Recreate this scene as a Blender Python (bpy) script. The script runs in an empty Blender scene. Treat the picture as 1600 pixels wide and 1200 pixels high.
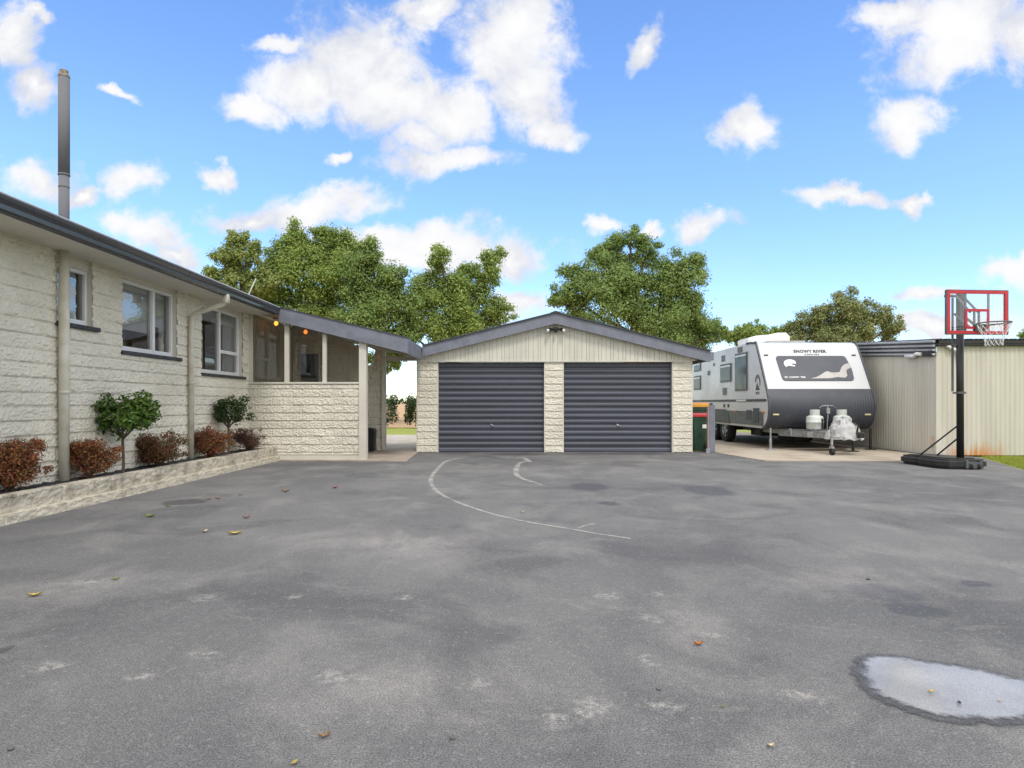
import bpy, bmesh, math, random
from mathutils import Vector, Matrix, noise
random.seed(7)
R = math.radians
S = bpy.context.scene
COL = S.collection
H = 1.1                                  # height of the camera above the driveway

# ------------------------------------------------------------------ helpers
def link(o, parent=None):
    COL.objects.link(o)
    if parent is not None: o.parent = parent
    return o
def thing(name, label, cat, loc=(0, 0, 0), group=None):
    o = bpy.data.objects.new(name, None); o.empty_display_size = .2
    o.location = loc; link(o); tag(o, label, cat, group); return o
def tag(o, label, cat, group=None):
    o['label'] = label; o['category'] = cat
    if group: o['group'] = group
    return o
def struct(o, kind='structure'):
    o['kind'] = kind; return o
def root_loc(p):
    v = Vector((0, 0, 0))
    while p is not None:
        v += p.location; p = p.parent
    return v

class MB:
    """collects shapes in world coordinates; build() links them as one mesh object"""
    def __init__(s): s.bm = bmesh.new()
    def box(s, x0, x1, y0, y1, z0, z1, bev=0, seg=1):
        r = bmesh.ops.create_cube(s.bm, size=1)
        m = Matrix.Translation(((x0+x1)/2, (y0+y1)/2, (z0+z1)/2)) @ Matrix.Diagonal((abs(x1-x0), abs(y1-y0), abs(z1-z0), 1))
        bmesh.ops.transform(s.bm, matrix=m, verts=r['verts'])
        if bev:
            es = list({e for v in r['verts'] for e in v.link_edges})
            bmesh.ops.bevel(s.bm, geom=es, offset=bev, segments=seg, affect='EDGES')
        return s
    def cyl(s, p0, p1, r0, r1=None, n=12, cap=True):
        p0 = Vector(p0); p1 = Vector(p1); r1 = r0 if r1 is None else r1
        d = p1-p0; L = d.length
        if L < 1e-6: return s
        q = d.to_track_quat('Z', 'Y').to_matrix().to_4x4()
        r = bmesh.ops.create_cone(s.bm, cap_ends=cap, segments=n, radius1=max(r0, 1e-4), radius2=max(r1, 1e-4), depth=L)
        bmesh.ops.transform(s.bm, matrix=Matrix.Translation((p0+p1)/2) @ q, verts=r['verts'])
        return s
    def tube(s, pts, rad, n=8):
        pts = [Vector(p) for p in pts]
        rads = rad if isinstance(rad, (list, tuple)) else [rad]*len(pts)
        rings = []
        ref = None
        for i, p in enumerate(pts):
            a = pts[max(i-1, 0)]; b = pts[min(i+1, len(pts)-1)]
            t = (b-a).normalized()
            if ref is None: ref = t.orthogonal().normalized()
            ref = (ref - t*ref.dot(t)).normalized()
            w = t.cross(ref)
            rings.append([s.bm.verts.new(p + (ref*math.cos(2*math.pi*k/n) + w*math.sin(2*math.pi*k/n))*rads[i]) for k in range(n)])
        for i in range(len(rings)-1):
            for k in range(n):
                s.bm.faces.new((rings[i][k], rings[i][(k+1) % n], rings[i+1][(k+1) % n], rings[i+1][k]))
        s.bm.faces.new(rings[0][::-1]); s.bm.faces.new(rings[-1])
        return s
    def prism(s, poly, d, bev=0, seg=2):
        """3-D polygon extruded by vector d"""
        d = Vector(d)
        a = [s.bm.verts.new(Vector(p)) for p in poly]; b = [s.bm.verts.new(Vector(p)+d) for p in poly]
        n = len(poly)
        f = [s.bm.faces.new(a), s.bm.faces.new(b[::-1])]
        for i in range(n): f.append(s.bm.faces.new((a[i], b[i], b[(i+1) % n], a[(i+1) % n])))
        bmesh.ops.recalc_face_normals(s.bm, faces=f)
        if bev:
            es = list({e for q in f[:2] for e in q.edges})
            bmesh.ops.bevel(s.bm, geom=es, offset=bev, segments=seg, affect='EDGES')
        return s
    def lathe(s, c, prof, n=24, axis='Z', cap=True):
        c = Vector(c); rings = []
        for r, h in prof:
            ring = []
            for k in range(n):
                a = 2*math.pi*k/n; x, y = r*math.cos(a), r*math.sin(a)
                v = Vector((x, y, h)) if axis == 'Z' else (Vector((h, x, y)) if axis == 'X' else Vector((x, h, y)))
                ring.append(s.bm.verts.new(c+v))
            rings.append(ring)
        fs = []
        for i in range(len(rings)-1):
            for k in range(n):
                fs.append(s.bm.faces.new((rings[i][k], rings[i][(k+1) % n], rings[i+1][(k+1) % n], rings[i+1][k])))
        if cap: fs += [s.bm.faces.new(rings[0][::-1]), s.bm.faces.new(rings[-1])]
        bmesh.ops.recalc_face_normals(s.bm, faces=fs)
        return s
    def sweep(s, prof, stations, cap=True):
        """prof(i, station) -> closed list of 3-D points"""
        rings = [[s.bm.verts.new(Vector(p)) for p in prof(st)] for st in stations]
        n = len(rings[0]); fs = []
        for i in range(len(rings)-1):
            for k in range(n):
                fs.append(s.bm.faces.new((rings[i][k], rings[i][(k+1) % n], rings[i+1][(k+1) % n], rings[i+1][k])))
        if cap: fs += [s.bm.faces.new(rings[0][::-1]), s.bm.faces.new(rings[-1])]
        bmesh.ops.recalc_face_normals(s.bm, faces=fs)
        return s
    def sphere(s, c, r, sub=2, sc=(1, 1, 1)):
        q = bmesh.ops.create_icosphere(s.bm, subdivisions=sub, radius=r)
        bmesh.ops.transform(s.bm, matrix=Matrix.Translation(c) @ Matrix.Diagonal((*sc, 1)), verts=q['verts'])
        return s
    def grid(s, P, nu, nv):
        """P(i, j) -> point; open sheet"""
        v = [[s.bm.verts.new(P(i, j)) for j in range(nv)] for i in range(nu)]
        for i in range(nu-1):
            for j in range(nv-1):
                s.bm.faces.new((v[i][j], v[i+1][j], v[i+1][j+1], v[i][j+1]))
        return s
    def build(s, name, mat, parent=None, smooth=False, label=None):
        me = bpy.data.meshes.new(name); s.bm.to_mesh(me); s.bm.free()
        off = root_loc(parent)
        if off.length > 0: me.transform(Matrix.Translation(-off))
        me.materials.append(mat)
        if smooth:
            for p in me.polygons: p.use_smooth = True
        o = bpy.data.objects.new(name, me); link(o, parent)
        if label: o['label'] = label
        return o

def from_data(name, verts, faces, mat, parent=None, smooth=False):
    off = root_loc(parent)
    if off.length > 0: verts = [(v[0]-off.x, v[1]-off.y, v[2]-off.z) for v in verts]
    me = bpy.data.meshes.new(name); me.from_pydata(verts, [], faces); me.update()
    me.materials.append(mat)
    if smooth:
        for p in me.polygons: p.use_smooth = True
    o = bpy.data.objects.new(name, me); link(o, parent); return o

def gp(x, y, z=0.0):
    """ground point seen at photo pixel x, y"""
    d = 1000*(H-z)/(y-630); return (x-800)*d/1000, d
def at(x, y, d): return Vector(((x-800)*d/1000, d, H+(630-y)*d/1000))

# ------------------------------------------------------------------ materials
class NT:
    def __init__(s, tree): s.t = tree; s.n = tree.nodes; s.l = tree.links
    def new(s, typ, **kw):
        n = s.n.new(typ)
        for k, v in kw.items(): setattr(n, k, v)
        return n
    def set(s, n, key, v):
        if isinstance(v, bpy.types.NodeSocket): s.l.new(v, n.inputs[key])
        else: n.inputs[key].default_value = v
    def math(s, op, a, b=None, clamp=False):
        n = s.new('ShaderNodeMath', operation=op, use_clamp=clamp); s.set(n, 0, a)
        if b is not None: s.set(n, 1, b)
        return n.outputs[0]
    def noise(s, vec, scale, detail=4, rough=.55, dist=0):
        n = s.new('ShaderNodeTexNoise'); s.set(n, 'Vector', vec)
        n.inputs['Scale'].default_value = scale; n.inputs['Detail'].default_value = detail
        n.inputs['Roughness'].default_value = rough; n.inputs['Distortion'].default_value = dist
        return n
    def rng(s, v, a, b, c=0, d=1, smooth=True):
        n = s.new('ShaderNodeMapRange', interpolation_type='SMOOTHSTEP' if smooth else 'LINEAR')
        s.set(n, 0, v); n.inputs[1].default_value = a; n.inputs[2].default_value = b
        n.inputs[3].default_value = c; n.inputs[4].default_value = d
        return n.outputs[0]
    def mix(s, f, a, b, blend='MIX'):
        n = s.new('ShaderNodeMix', data_type='RGBA', blend_type=blend)
        s.set(n, 0, f)
        for k, v in ((6, a), (7, b)):
            if isinstance(v, bpy.types.NodeSocket): s.l.new(v, n.inputs[k])
            else: n.inputs[k].default_value = (*v, 1) if len(v) == 3 else v
        return n.outputs[2]
    def mapping(s, vec, loc=(0, 0, 0), rot=(0, 0, 0), sc=(1, 1, 1), typ='POINT'):
        n = s.new('ShaderNodeMapping', vector_type=typ); s.l.new(vec, n.inputs[0])
        n.inputs[1].default_value = loc; n.inputs[2].default_value = rot; n.inputs[3].default_value = sc
        return n.outputs[0]

MATS = {}
def newmat(name):
    m = bpy.data.materials.new(name); m.use_nodes = True
    nt = NT(m.node_tree); b = m.node_tree.nodes['Principled BSDF']
    MATS[name] = m
    return m, nt, b
def pm(name, col, rough=.6, metal=0, var=.12, vs=3, bump=0, bs=60, spec=.5, stretch=(1, 1, 1), col2=None, lo=.35, hi=.7):
    """principled with slow colour variation, fine grain and optional bump"""
    m, nt, b = newmat(name)
    tc = nt.new('ShaderNodeTexCoord').outputs['Object']
    vec = nt.mapping(tc, sc=stretch)
    n1 = nt.noise(vec, vs, 5, .6)
    c2 = col2 or tuple(c*(1-var*2) for c in col)
    f = nt.rng(n1.outputs[0], lo, hi)
    c = nt.mix(f, col, c2)
    nt.l.new(c, b.inputs['Base Color'])
    nt.l.new(nt.rng(n1.outputs[0], .2, .8, max(0, rough-.08), min(1, rough+.08)), b.inputs['Roughness'])
    b.inputs['Metallic'].default_value = metal
    b.inputs['Specular IOR Level'].default_value = spec
    if bump:
        n2 = nt.noise(tc, bs, 3)
        bn = nt.new('ShaderNodeBump'); bn.inputs['Strength'].default_value = bump; bn.inputs['Distance'].default_value = .01
        nt.l.new(n2.outputs[0], bn.inputs['Height']); nt.l.new(bn.outputs[0], b.inputs['Normal'])
    return m

def block_mat():
    m, nt, b = newmat('painted_block')
    tc = nt.new('ShaderNodeTexCoord').outputs['Object']
    n1 = nt.noise(tc, 1.1, 4, .6); n2 = nt.noise(nt.mapping(tc, sc=(1, 1, 2.6)), 9, 6, .7, .6)
    c = nt.mix(nt.rng(n1.outputs[0], .3, .75), (.70, .665, .575), (.58, .55, .47))
    st = nt.rng(n2.outputs[0], .6, .76)
    c = nt.mix(nt.math('MULTIPLY', st, .75), c, (.27, .25, .19))
    sp = nt.noise(tc, 85, 2)
    c = nt.mix(nt.math('MULTIPLY', nt.rng(sp.outputs[0], .64, .72), .35), c, (.2, .19, .15))
    nt.l.new(c, b.inputs['Base Color']); b.inputs['Roughness'].default_value = .8
    b.inputs['Specular IOR Level'].default_value = .25
    bn = nt.new('ShaderNodeBump'); bn.inputs['Strength'].default_value = .5; bn.inputs['Distance'].default_value = .012
    n3 = nt.noise(tc, 45, 4); nt.l.new(n3.outputs[0], bn.inputs['Height']); nt.l.new(bn.outputs[0], b.inputs['Normal'])
    return m
M_block = block_mat()
M_cream = pm('cream_paint', (.62, .595, .52), .55, var=.07, vs=2, bump=.08, bs=30)
M_soffit = pm('soffit_paint', (.66, .63, .55), .6, var=.08, vs=1.2, col2=(.55, .5, .41), lo=.5, hi=.85)
M_clad = pm('cladding_paint', (.60, .58, .50), .5, var=.06, vs=4, stretch=(1, 1, .2))
M_fascia = pm('slate_blue_paint', (.175, .188, .23), .45, var=.12, vs=5, bump=.1, bs=40)
M_gutter = pm('charcoal_steel', (.04, .043, .052), .2, metal=0, var=.05, vs=1, stretch=(1, .1, 1), spec=.9)
M_rooftin = pm('roof_steel', (.05, .053, .06), .4, var=.15)
M_sill = pm('slate_sill', (.05, .05, .055), .7, var=.25, vs=18, bump=.5, bs=70)
M_alu = pm('white_aluminium', (.72, .73, .75), .35, var=.04)
M_pipe = pm('painted_pipe', (.61, .585, .51), .45, var=.1, vs=5, col2=(.5, .47, .37))
M_door = pm('roller_steel', (.082, .088, .118), .36, var=.1, vs=1.5, stretch=(.3, 1, 3), spec=.6)
M_galv = pm('galvanised', (.42, .43, .44), .45, metal=.6, var=.2, vs=14)
M_flue = pm('flue_paint', (.17, .175, .19), .85, var=.0, vs=2, spec=.1)
M_capping = pm('zinc_capping', (.42, .43, .46), .35, metal=.1, var=.1, vs=3)
M_cowl = pm('weathered_cowl', (.3, .26, .2), .6, var=.3, vs=20, col2=(.12, .08, .04))
M_dark = pm('dark_interior', (.05, .047, .042), .8, var=.2)
M_room = pm('room_wall', (.3, .28, .25), .8, var=.1)
M_blind = pm('blind_fabric', (.62, .62, .62), .7, var=.05)
M_black = pm('black_plastic', (.02, .02, .022), .45, var=.25, vs=8)
M_rubber = pm('tyre_rubber', (.018, .018, .019), .8, var=.3, vs=12)
M_white = pm('gel_coat', (.58, .59, .605), .3, var=.03, vs=1.2)
M_whitep = pm('white_plastic', (.78, .78, .77), .4, var=.05)
M_vangrey = pm('slate_panel', (.055, .06, .076), .5, var=.1, vs=2)
M_graph = pm('window_graphic', (.085, .09, .105), .22, var=.06, vs=2)
M_tint = pm('tinted_pane', (.03, .032, .034), .15, var=.2, vs=3, spec=.15)
M_vent = pm('vent_grey', (.16, .165, .17), .5, var=.1)
M_bin = pm('bin_green', (.018, .06, .034), .45, var=.2, vs=6)
M_yel = pm('lid_yellow', (.72, .33, .01), .45, var=.1)
M_red = pm('lid_red', (.55, .035, .03), .4, var=.1)
M_hoopred = pm('hoop_red', (.5, .02, .035), .4, var=.1)
M_hoopblk = pm('hoop_black', (.016, .016, .018), .4, var=.2)
M_hoopgrey = pm('hoop_grey', (.12, .125, .13), .45, var=.2)
M_net = pm('net_cord', (.75, .75, .74), .8, var=.05)
M_gas = pm('gas_bottle_paint', (.58, .62, .6), .4, var=.1, vs=9, col2=(.45, .47, .42))
M_tarp = pm('grey_cover', (.47, .47, .47), .7, var=.1, vs=5)
M_wood = pm('weathered_timber', (.46, .33, .28), .8, var=.25, vs=12, stretch=(1, 1, .15))
M_trunk = pm('bark', (.12, .095, .07), .9, var=.25, vs=10, bump=.6, bs=25)
M_soil = pm('dark_mulch', (.035, .035, .042), .95, var=.4, vs=40, bump=1, bs=90)
M_amber = None

def emis(name, col, st):
    m, nt, b = newmat(name)
    b.inputs['Base Color'].default_value = (*col, 1)
    b.inputs['Emission Color'].default_value = (*col, 1); b.inputs['Emission Strength'].default_value = st
    return m
M_amber = emis('amber_lamp', (1, .36, .05), 2.2)
M_amber2 = emis('orange_lamp', (1, .22, .03), 1.4)

def glass_mat(name, tint, base_refl=.04, fk=1.3):
    m = bpy.data.materials.new(name); m.use_nodes = True; nt = NT(m.node_tree); nt.n.clear()
    out = nt.new('ShaderNodeOutputMaterial'); mx = nt.new('ShaderNodeMixShader')
    tr = nt.new('ShaderNodeBsdfTransparent'); tr.inputs[0].default_value = (*tint, 1)
    gl = nt.new('ShaderNodeBsdfGlossy'); gl.inputs['Roughness'].default_value = .015
    tc = nt.new('ShaderNodeTexCoord').outputs['Object']
    nz = nt.noise(tc, .9, 2); bn = nt.new('ShaderNodeBump'); bn.inputs['Strength'].default_value = .06; bn.inputs['Distance'].default_value = .05
    nt.l.new(nz.outputs[0], bn.inputs['Height']); nt.l.new(bn.outputs[0], gl.inputs['Normal'])
    fr = nt.new('ShaderNodeFresnel'); fr.inputs[0].default_value = 1.5
    f = nt.math('ADD', nt.math('MULTIPLY', fr.outputs[0], fk), base_refl, True)
    nt.l.new(f, mx.inputs[0]); nt.l.new(tr.outputs[0], mx.inputs[1]); nt.l.new(gl.outputs[0], mx.inputs[2])
    nt.l.new(mx.outputs[0], out.inputs[0]); return m
M_glass = glass_mat('window_glass', (.84, .86, .87), .16)
M_porchglass = glass_mat('porch_glass', (.72, .70, .64), .05)
M_acrylic = glass_mat('clear_acrylic', (.985, .99, .99), .0, .5)

def leaf_mat(name, cols, rough=.5, trans=.25):
    m, nt, b = newmat(name)
    g = nt.new('ShaderNodeNewGeometry'); ri = g.outputs['Random Per Island']
    r = nt.new('ShaderNodeValToRGB'); nt.l.new(ri, r.inputs[0]); r.color_ramp.interpolation = 'LINEAR'
    el = r.color_ramp.elements
    while len(el) < len(cols): el.new(.5)
    for i, c in enumerate(cols):
        el[i].position = i/(len(cols)-1); el[i].color = (*c, 1)
    tc = nt.new('ShaderNodeTexCoord').outputs['Object']
    nz = nt.noise(tc, .9, 3)
    hs = nt.new('ShaderNodeHueSaturation'); nt.l.new(r.outputs[0], hs.inputs['Color'])
    nt.l.new(nt.rng(nz.outputs[0], .3, .7, .9, 1.12), hs.inputs['Value'])
    nt.l.new(nt.rng(nz.outputs[0], .3, .7, .508, .496), hs.inputs['Hue'])
    nt.l.new(hs.outputs[0], b.inputs['Base Color']); b.inputs['Roughness'].default_value = rough
    b.inputs['Specular IOR Level'].default_value = .35
    tl = nt.new('ShaderNodeBsdfTranslucent'); nt.l.new(hs.outputs[0], tl.inputs[0])
    mx = nt.new('ShaderNodeMixShader'); mx.inputs[0].default_value = trans
    nt.l.new(b.outputs[0], mx.inputs[1]); nt.l.new(tl.outputs[0], mx.inputs[2])
    nt.l.new(mx.outputs[0], nt.n['Material Output'].inputs[0])
    return m
M_leafA = leaf_mat('foliage_mid', [(0.166, 0.262, 0.071), (0.267, 0.366, 0.089), (0.365, 0.454, 0.120), (0.221, 0.308, 0.071), (0.465, 0.523, 0.180)], .5, .42)
M_leafB = leaf_mat('foliage_yellowish', [(0.228, 0.302, 0.091), (0.319, 0.399, 0.125), (0.388, 0.399, 0.148), (0.262, 0.342, 0.103)], .5, .42)
M_leafC = leaf_mat('foliage_dark', [(0.133, 0.226, 0.078), (0.221, 0.320, 0.089), (0.310, 0.407, 0.126), (0.183, 0.267, 0.071), (0.410, 0.476, 0.180)], .5, .42)
M_leafD = leaf_mat('foliage_olive', [(0.199, 0.256, 0.096), (0.278, 0.325, 0.131), (0.365, 0.360, 0.168), (0.221, 0.279, 0.102)], .5, .42)
M_leafE = leaf_mat('hedge_green', [(.025, .05, .012), (.05, .085, .02), (.035, .06, .015)])
M_glossy = leaf_mat('glossy_green_leaf', [(.03, .07, .01), (.07, .14, .02), (.12, .2, .035), (.035, .06, .012)], .28, .15)
M_glossyd = leaf_mat('glossy_dark_leaf', [(.02, .04, .01), (.04, .075, .018), (.07, .1, .025)], .28, .12)
M_redleaf = leaf_mat('copper_leaf', [(.075, .025, .022), (.15, .04, .032), (.23, .085, .04), (.07, .075, .02), (.10, .10, .028), (.18, .052, .04)], .45, .15)
M_redleafo = leaf_mat('orange_tip_leaf', [(.10, .03, .026), (.22, .055, .038), (.36, .14, .04), (.14, .04, .034), (.12, .12, .03), (.33, .085, .038), (.08, .085, .022)], .45, .15)
M_purple = leaf_mat('purple_leaf', [(.08, .035, .035), (.15, .06, .05), (.11, .095, .04), (.2, .09, .07)], .5, .15)

# ------------------------------------------------------------------ asphalt with stains of its own
def asphalt_mat():
    m, nt, b = newmat('old_asphalt')
    tc = nt.new('ShaderNodeTexCoord').outputs['Object']
    big = nt.noise(tc, .45, 5, .6, .4); mid = nt.noise(nt.mapping(tc, sc=(1, .7, 1)), 1.7, 6, .62, .5)
    fine = nt.noise(tc, 26, 3, .6); grit = nt.noise(tc, 150, 3, .7)
    c = nt.mix(nt.rng(big.outputs[0], .32, .68), (0.133, 0.131, 0.130), (0.194, 0.188, 0.179))
    c = nt.mix(nt.math('MULTIPLY', nt.rng(mid.outputs[0], .46, .7), .55), c, (0.275, 0.260, 0.240))
    dk = nt.noise(nt.mapping(tc, loc=(7, 3, 0)), .85, 4, .6, .8)
    c = nt.mix(nt.math('MULTIPLY', nt.rng(dk.outputs[0], .47, .68), .68), c, (0.099, 0.097, 0.099))
    du = nt.noise(nt.mapping(tc, loc=(-3, 9, 0), rot=(0, 0, .5), sc=(1, 2.2, 1)), 1.1, 5, .65, .7)
    c = nt.mix(nt.math('MULTIPLY', nt.rng(du.outputs[0], .6, .78), .6), c, (0.327, 0.296, 0.261))
    # thin pale scuffs
    sc = nt.noise(nt.mapping(tc, rot=(0, 0, .25), sc=(1, 3.2, 1)), 2.3, 6, .72, .3)
    c = nt.mix(nt.math('MULTIPLY', nt.rng(sc.outputs[0], .66, .74), .5), c, (0.310, 0.287, 0.261))
    warp = nt.new('ShaderNodeVectorMath', operation='SUBTRACT'); nt.l.new(nt.noise(tc, 5, 4, .65).outputs['Color'], warp.inputs[0]); warp.inputs[1].default_value = (0.430, 0.422, 0.407)
    wsc = nt.new('ShaderNodeVectorMath', operation='SCALE'); nt.l.new(warp.outputs[0], wsc.inputs[0]); wsc.inputs['Scale'].default_value = .22
    wv = nt.new('ShaderNodeVectorMath', operation='ADD'); nt.l.new(tc, wv.inputs[0]); nt.l.new(wsc.outputs[0], wv.inputs[1])
    def spots(lst, soft):
        acc = None
        for (px, py, rx, ry, rot) in lst:
            x, y = gp(px, py); sx = rx*y/1000; sy = abs(gp(px, py-ry)[1]-gp(px, py+ry)[1])/2
            v = nt.mapping(wv.outputs[0], (x, y, 0), (0, 0, rot), (sx, sy, 1), 'TEXTURE')
            ln = nt.new('ShaderNodeVectorMath', operation='LENGTH'); nt.l.new(v, ln.inputs[0])
            q = nt.rng(ln.outputs['Value'], 1-soft, 1+soft, 1, 0)
            acc = q if acc is None else nt.math('MAXIMUM', acc, q)
        return acc
    wet = spots([(1385, 925, 52, 13, 0), (1432, 950, 42, 13, 0), (1527, 911, 30, 5, 0), (922, 760, 30, 6, 0), (1108, 766, 36, 8, 0), (292, 784, 32, 5, .2),
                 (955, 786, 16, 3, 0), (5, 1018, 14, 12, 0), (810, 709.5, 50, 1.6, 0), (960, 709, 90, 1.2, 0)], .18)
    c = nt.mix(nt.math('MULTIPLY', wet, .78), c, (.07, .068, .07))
    pale = spots([(535, 1055, 32, 7, -.3), (872, 1118, 22, 13, .4), (930, 1105, 20, 14, -.2), (1016, 1030, 11, 6, 0), (1022, 965, 12, 6, 0), (1112, 988, 14, 4, -.2), (957, 929, 16, 4, 0),
                  (95, 1038, 22, 6, 0), (330, 1020, 22, 5, 0), (232, 1054, 20, 5, 0), (750, 1065, 18, 5, 0), (150, 908, 36, 5, .3), (1028, 926, 8, 2.5, 0), (330, 932, 18, 4, 0), (1042, 1105, 26, 8, -.4), (635, 931, 16, 3, 0), (1260, 1083, 28, 7, -.2), (470, 929, 8, 2, 0)], .9)
    c = nt.mix(nt.math('MULTIPLY', nt.math('MULTIPLY', pale, nt.rng(fine.outputs[0], .34, .66)), .6), c, (.46, .43, .38))
    dust = spots([(1280, 1000, 90, 26, 0), (1130, 975, 100, 28, 0), (1420, 905, 150, 22, 0), (640, 850, 170, 22, 0), (620, 1070, 160, 40, 0), (80, 920, 150, 30, 0)], .8)
    c = nt.mix(nt.math('MULTIPLY', nt.math('MULTIPLY', dust, nt.rng(mid.outputs[0], .3, .65)), .42), c, (.38, .35, .32))
    c = nt.mix(.5, c, nt.mix(nt.rng(fine.outputs[0], .3, .72), (.7, .7, .71), (1.02, 1.02, 1.03)), 'MULTIPLY')
    c = nt.mix(.8, c, nt.mix(nt.rng(grit.outputs[0], .36, .66), (.42, .43, .45), (1.5, 1.52, 1.56)), 'MULTIPLY')
    chip = nt.new('ShaderNodeTexVoronoi'); nt.l.new(tc, chip.inputs['Vector']); chip.inputs['Scale'].default_value = 95
    cp = nt.rng(chip.outputs['Color'], .78, .95)
    c = nt.mix(nt.math('MULTIPLY', cp, .35), c, (.34, .335, .33))
    nt.l.new(c, b.inputs['Base Color'])
    nt.l.new(nt.rng(wet, 0, 1, .88, .6), b.inputs['Roughness']); b.inputs['Specular IOR Level'].default_value = .35
    bn = nt.new('ShaderNodeBump'); bn.inputs['Strength'].default_value = .5; bn.inputs['Distance'].default_value = .006
    hh = nt.math('ADD', grit.outputs[0], nt.math('MULTIPLY', fine.outputs[0], .8))
    nt.l.new(hh, bn.inputs['Height']); nt.l.new(bn.outputs[0], b.inputs['Normal'])
    return m
M_asphalt = asphalt_mat()

def grass_mat(name, a, b_, c_):
    m, nt, b = newmat(name)
    tc = nt.new('ShaderNodeTexCoord').outputs['Object']
    n1 = nt.noise(tc, .35, 4); n2 = nt.noise(tc, 30, 4, .7)
    c = nt.mix(nt.rng(n1.outputs[0], .3, .7), a, b_); c = nt.mix(nt.rng(n2.outputs[0], .4, .75), c, c_)
    nt.l.new(c, b.inputs['Base Color']); b.inputs['Roughness'].default_value = .9
    bn = nt.new('ShaderNodeBump'); bn.inputs['Strength'].default_value = 1; bn.inputs['Distance'].default_value = .03
    nt.l.new(n2.outputs[0], bn.inputs['Height']); nt.l.new(bn.outputs[0], b.inputs['Normal'])
    return m
M_lawn = grass_mat('lawn_grass', (.26, .31, .05), (.34, .37, .07), (.17, .22, .035))
M_field = grass_mat('stubble_field', (.46, .29, .15), (.52, .35, .19), (.36, .23, .12))
M_conc = pm('stained_concrete', (.42, .365, .29), .85, var=.15, vs=1.3, bump=.3, bs=80, col2=(.3, .24, .17), lo=.42, hi=.75)
M_tile = pm('porch_concrete', (.42, .35, .28), .75, var=.12, vs=3, bump=.2, bs=70)
M_path = pm('pale_path', (.5, .45, .39), .85, var=.12, vs=2)

# ------------------------------------------------------------------ setting
def sheet(name, pts, z, mat, sub=0):
    o = from_data(name, [(x, y, z) for x, y in pts], [list(range(len(pts)))], mat); struct(o); return o
sheet('ground', [(-3000, -400), (3000, -400), (3000, 5000), (-3000, 5000)], -.06, M_field)
sheet('lawn', [(-45, 12), (45, 12), (45, 29.6), (-45, 29.6)], -.03, M_lawn)
sheet('garden_path', [(-6.6, 15.3), (-2.2, 15.3), (-2.2, 22.4), (-6.6, 22.4)], -.004, M_path)
sheet('driveway', [(-6.4, -14), (4.0, -14), (8.4, 10.5), (9.5, 12.94), (9.5, 13.2), (8.9, 14.6), (-6.4, 14.6)], 0, M_asphalt)
sheet('grass_verge', [(3.9, -14.4), (40, -14.4), (40, 13.4), (9.3, 13.4), (9.52, 12.94), (8.42, 10.5)], -.012, M_lawn)
mb = MB(); mb.prism([(4.47, 14.35, -.05), (4.79, 12.1, -.05), (8.72, 12.02, -.05), (8.72, 26, -.05), (4.47, 26, -.05)], (0, 0, .066)); struct(mb.build('concrete_pad', M_conc))
mb = MB(); mb.prism([(-5.0, 12.28, -.03), (-1.985, 12.1, -.03), (-2.1, 14.45, -.03), (-2.1, 15.3, -.03), (-5.0, 15.3, -.03)], (0, 0, .048)); struct(mb.build('porch_floor', M_tile))

# grass tufts along the verge (uncountable)
vs, fs = [], []
for i in range(7000):
    y = random.uniform(10.4, 13.2); t = (y-10.5)/2.44
    x0 = 8.45+1.1*t; x = x0+abs(random.gauss(0, .7))+.02
    if y > 13.2 or x > 12.5: continue
    h = random.uniform(.02, .05); a = random.uniform(0, 6.28); w = .006
    dx, dy = math.cos(a)*w, math.sin(a)*w; lx, ly = random.gauss(0, .02), random.gauss(0, .02)
    k = len(vs); vs += [(x-dx, y-dy, -.012), (x+dx, y+dy, -.012), (x+lx, y+ly, h)]; fs.append((k, k+1, k+2))
M_blade = leaf_mat('grass_blade', [(.27, .33, .05), (.38, .4, .08), (.2, .26, .03)], .6, .3)
struct(from_data('verge_grass', vs, fs, M_blade), 'stuff')

# chalk lines
def chalk_mat():
    m, nt, b = newmat('worn_chalk')
    tc = nt.new('ShaderNodeTexCoord').outputs['Object']; n1 = nt.noise(tc, 5, 5, .7); n2 = nt.noise(tc, 60, 3, .7)
    b.inputs['Base Color'].default_value = (.55, .53, .49, 1); b.inputs['Roughness'].default_value = .9
    a = nt.math('MULTIPLY', nt.rng(n1.outputs[0], .28, .56), nt.rng(n2.outputs[0], .3, .6))
    nt.l.new(nt.math('MULTIPLY', a, .7), b.inputs['Alpha']); return m
M_chalk = chalk_mat()
def strip(name, pix, w0, w1):
    P = [Vector((*gp(x, y), 0)) for x, y in pix]
    # smooth the polyline
    Q = []
    for i in range(len(P)-1):
        p0 = P[max(i-1, 0)]; p1 = P[i]; p2 = P[i+1]; p3 = P[min(i+2, len(P)-1)]
        for k in range(8):
            t = k/8; Q.append(.5*((2*p1)+(p2-p0)*t+(2*p0-5*p1+4*p2-p3)*t*t+(3*p1-p0-3*p2+p3)*t**3))
    Q.append(P[-1]); v, f = [], []
    for i, p in enumerate(Q):
        t = (Q[min(i+1, len(Q)-1)]-Q[max(i-1, 0)]).normalized(); n = Vector((-t.y, t.x, 0))
        w = (w0+(w1-w0)*i/len(Q))*(1+.35*noise.noise(p*2)); v += [(*(p-n*w).xy, .004), (*(p+n*w).xy, .004)]
        if i: f.append((2*i-2, 2*i-1, 2*i+1, 2*i))
    struct(from_data(name, v, f, M_chalk))
strip('chalk_line', [(735, 716), (700, 720), (681, 736), (673, 750), (677, 762), (692, 774), (725, 789), (775, 805), (830, 817), (885, 826), (930, 834), (985, 842)], .034, .014)
strip('chalk_line', [(826, 721), (812, 724), (806, 737), (812, 746), (828, 752), (846, 758)], .045, .03)
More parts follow.
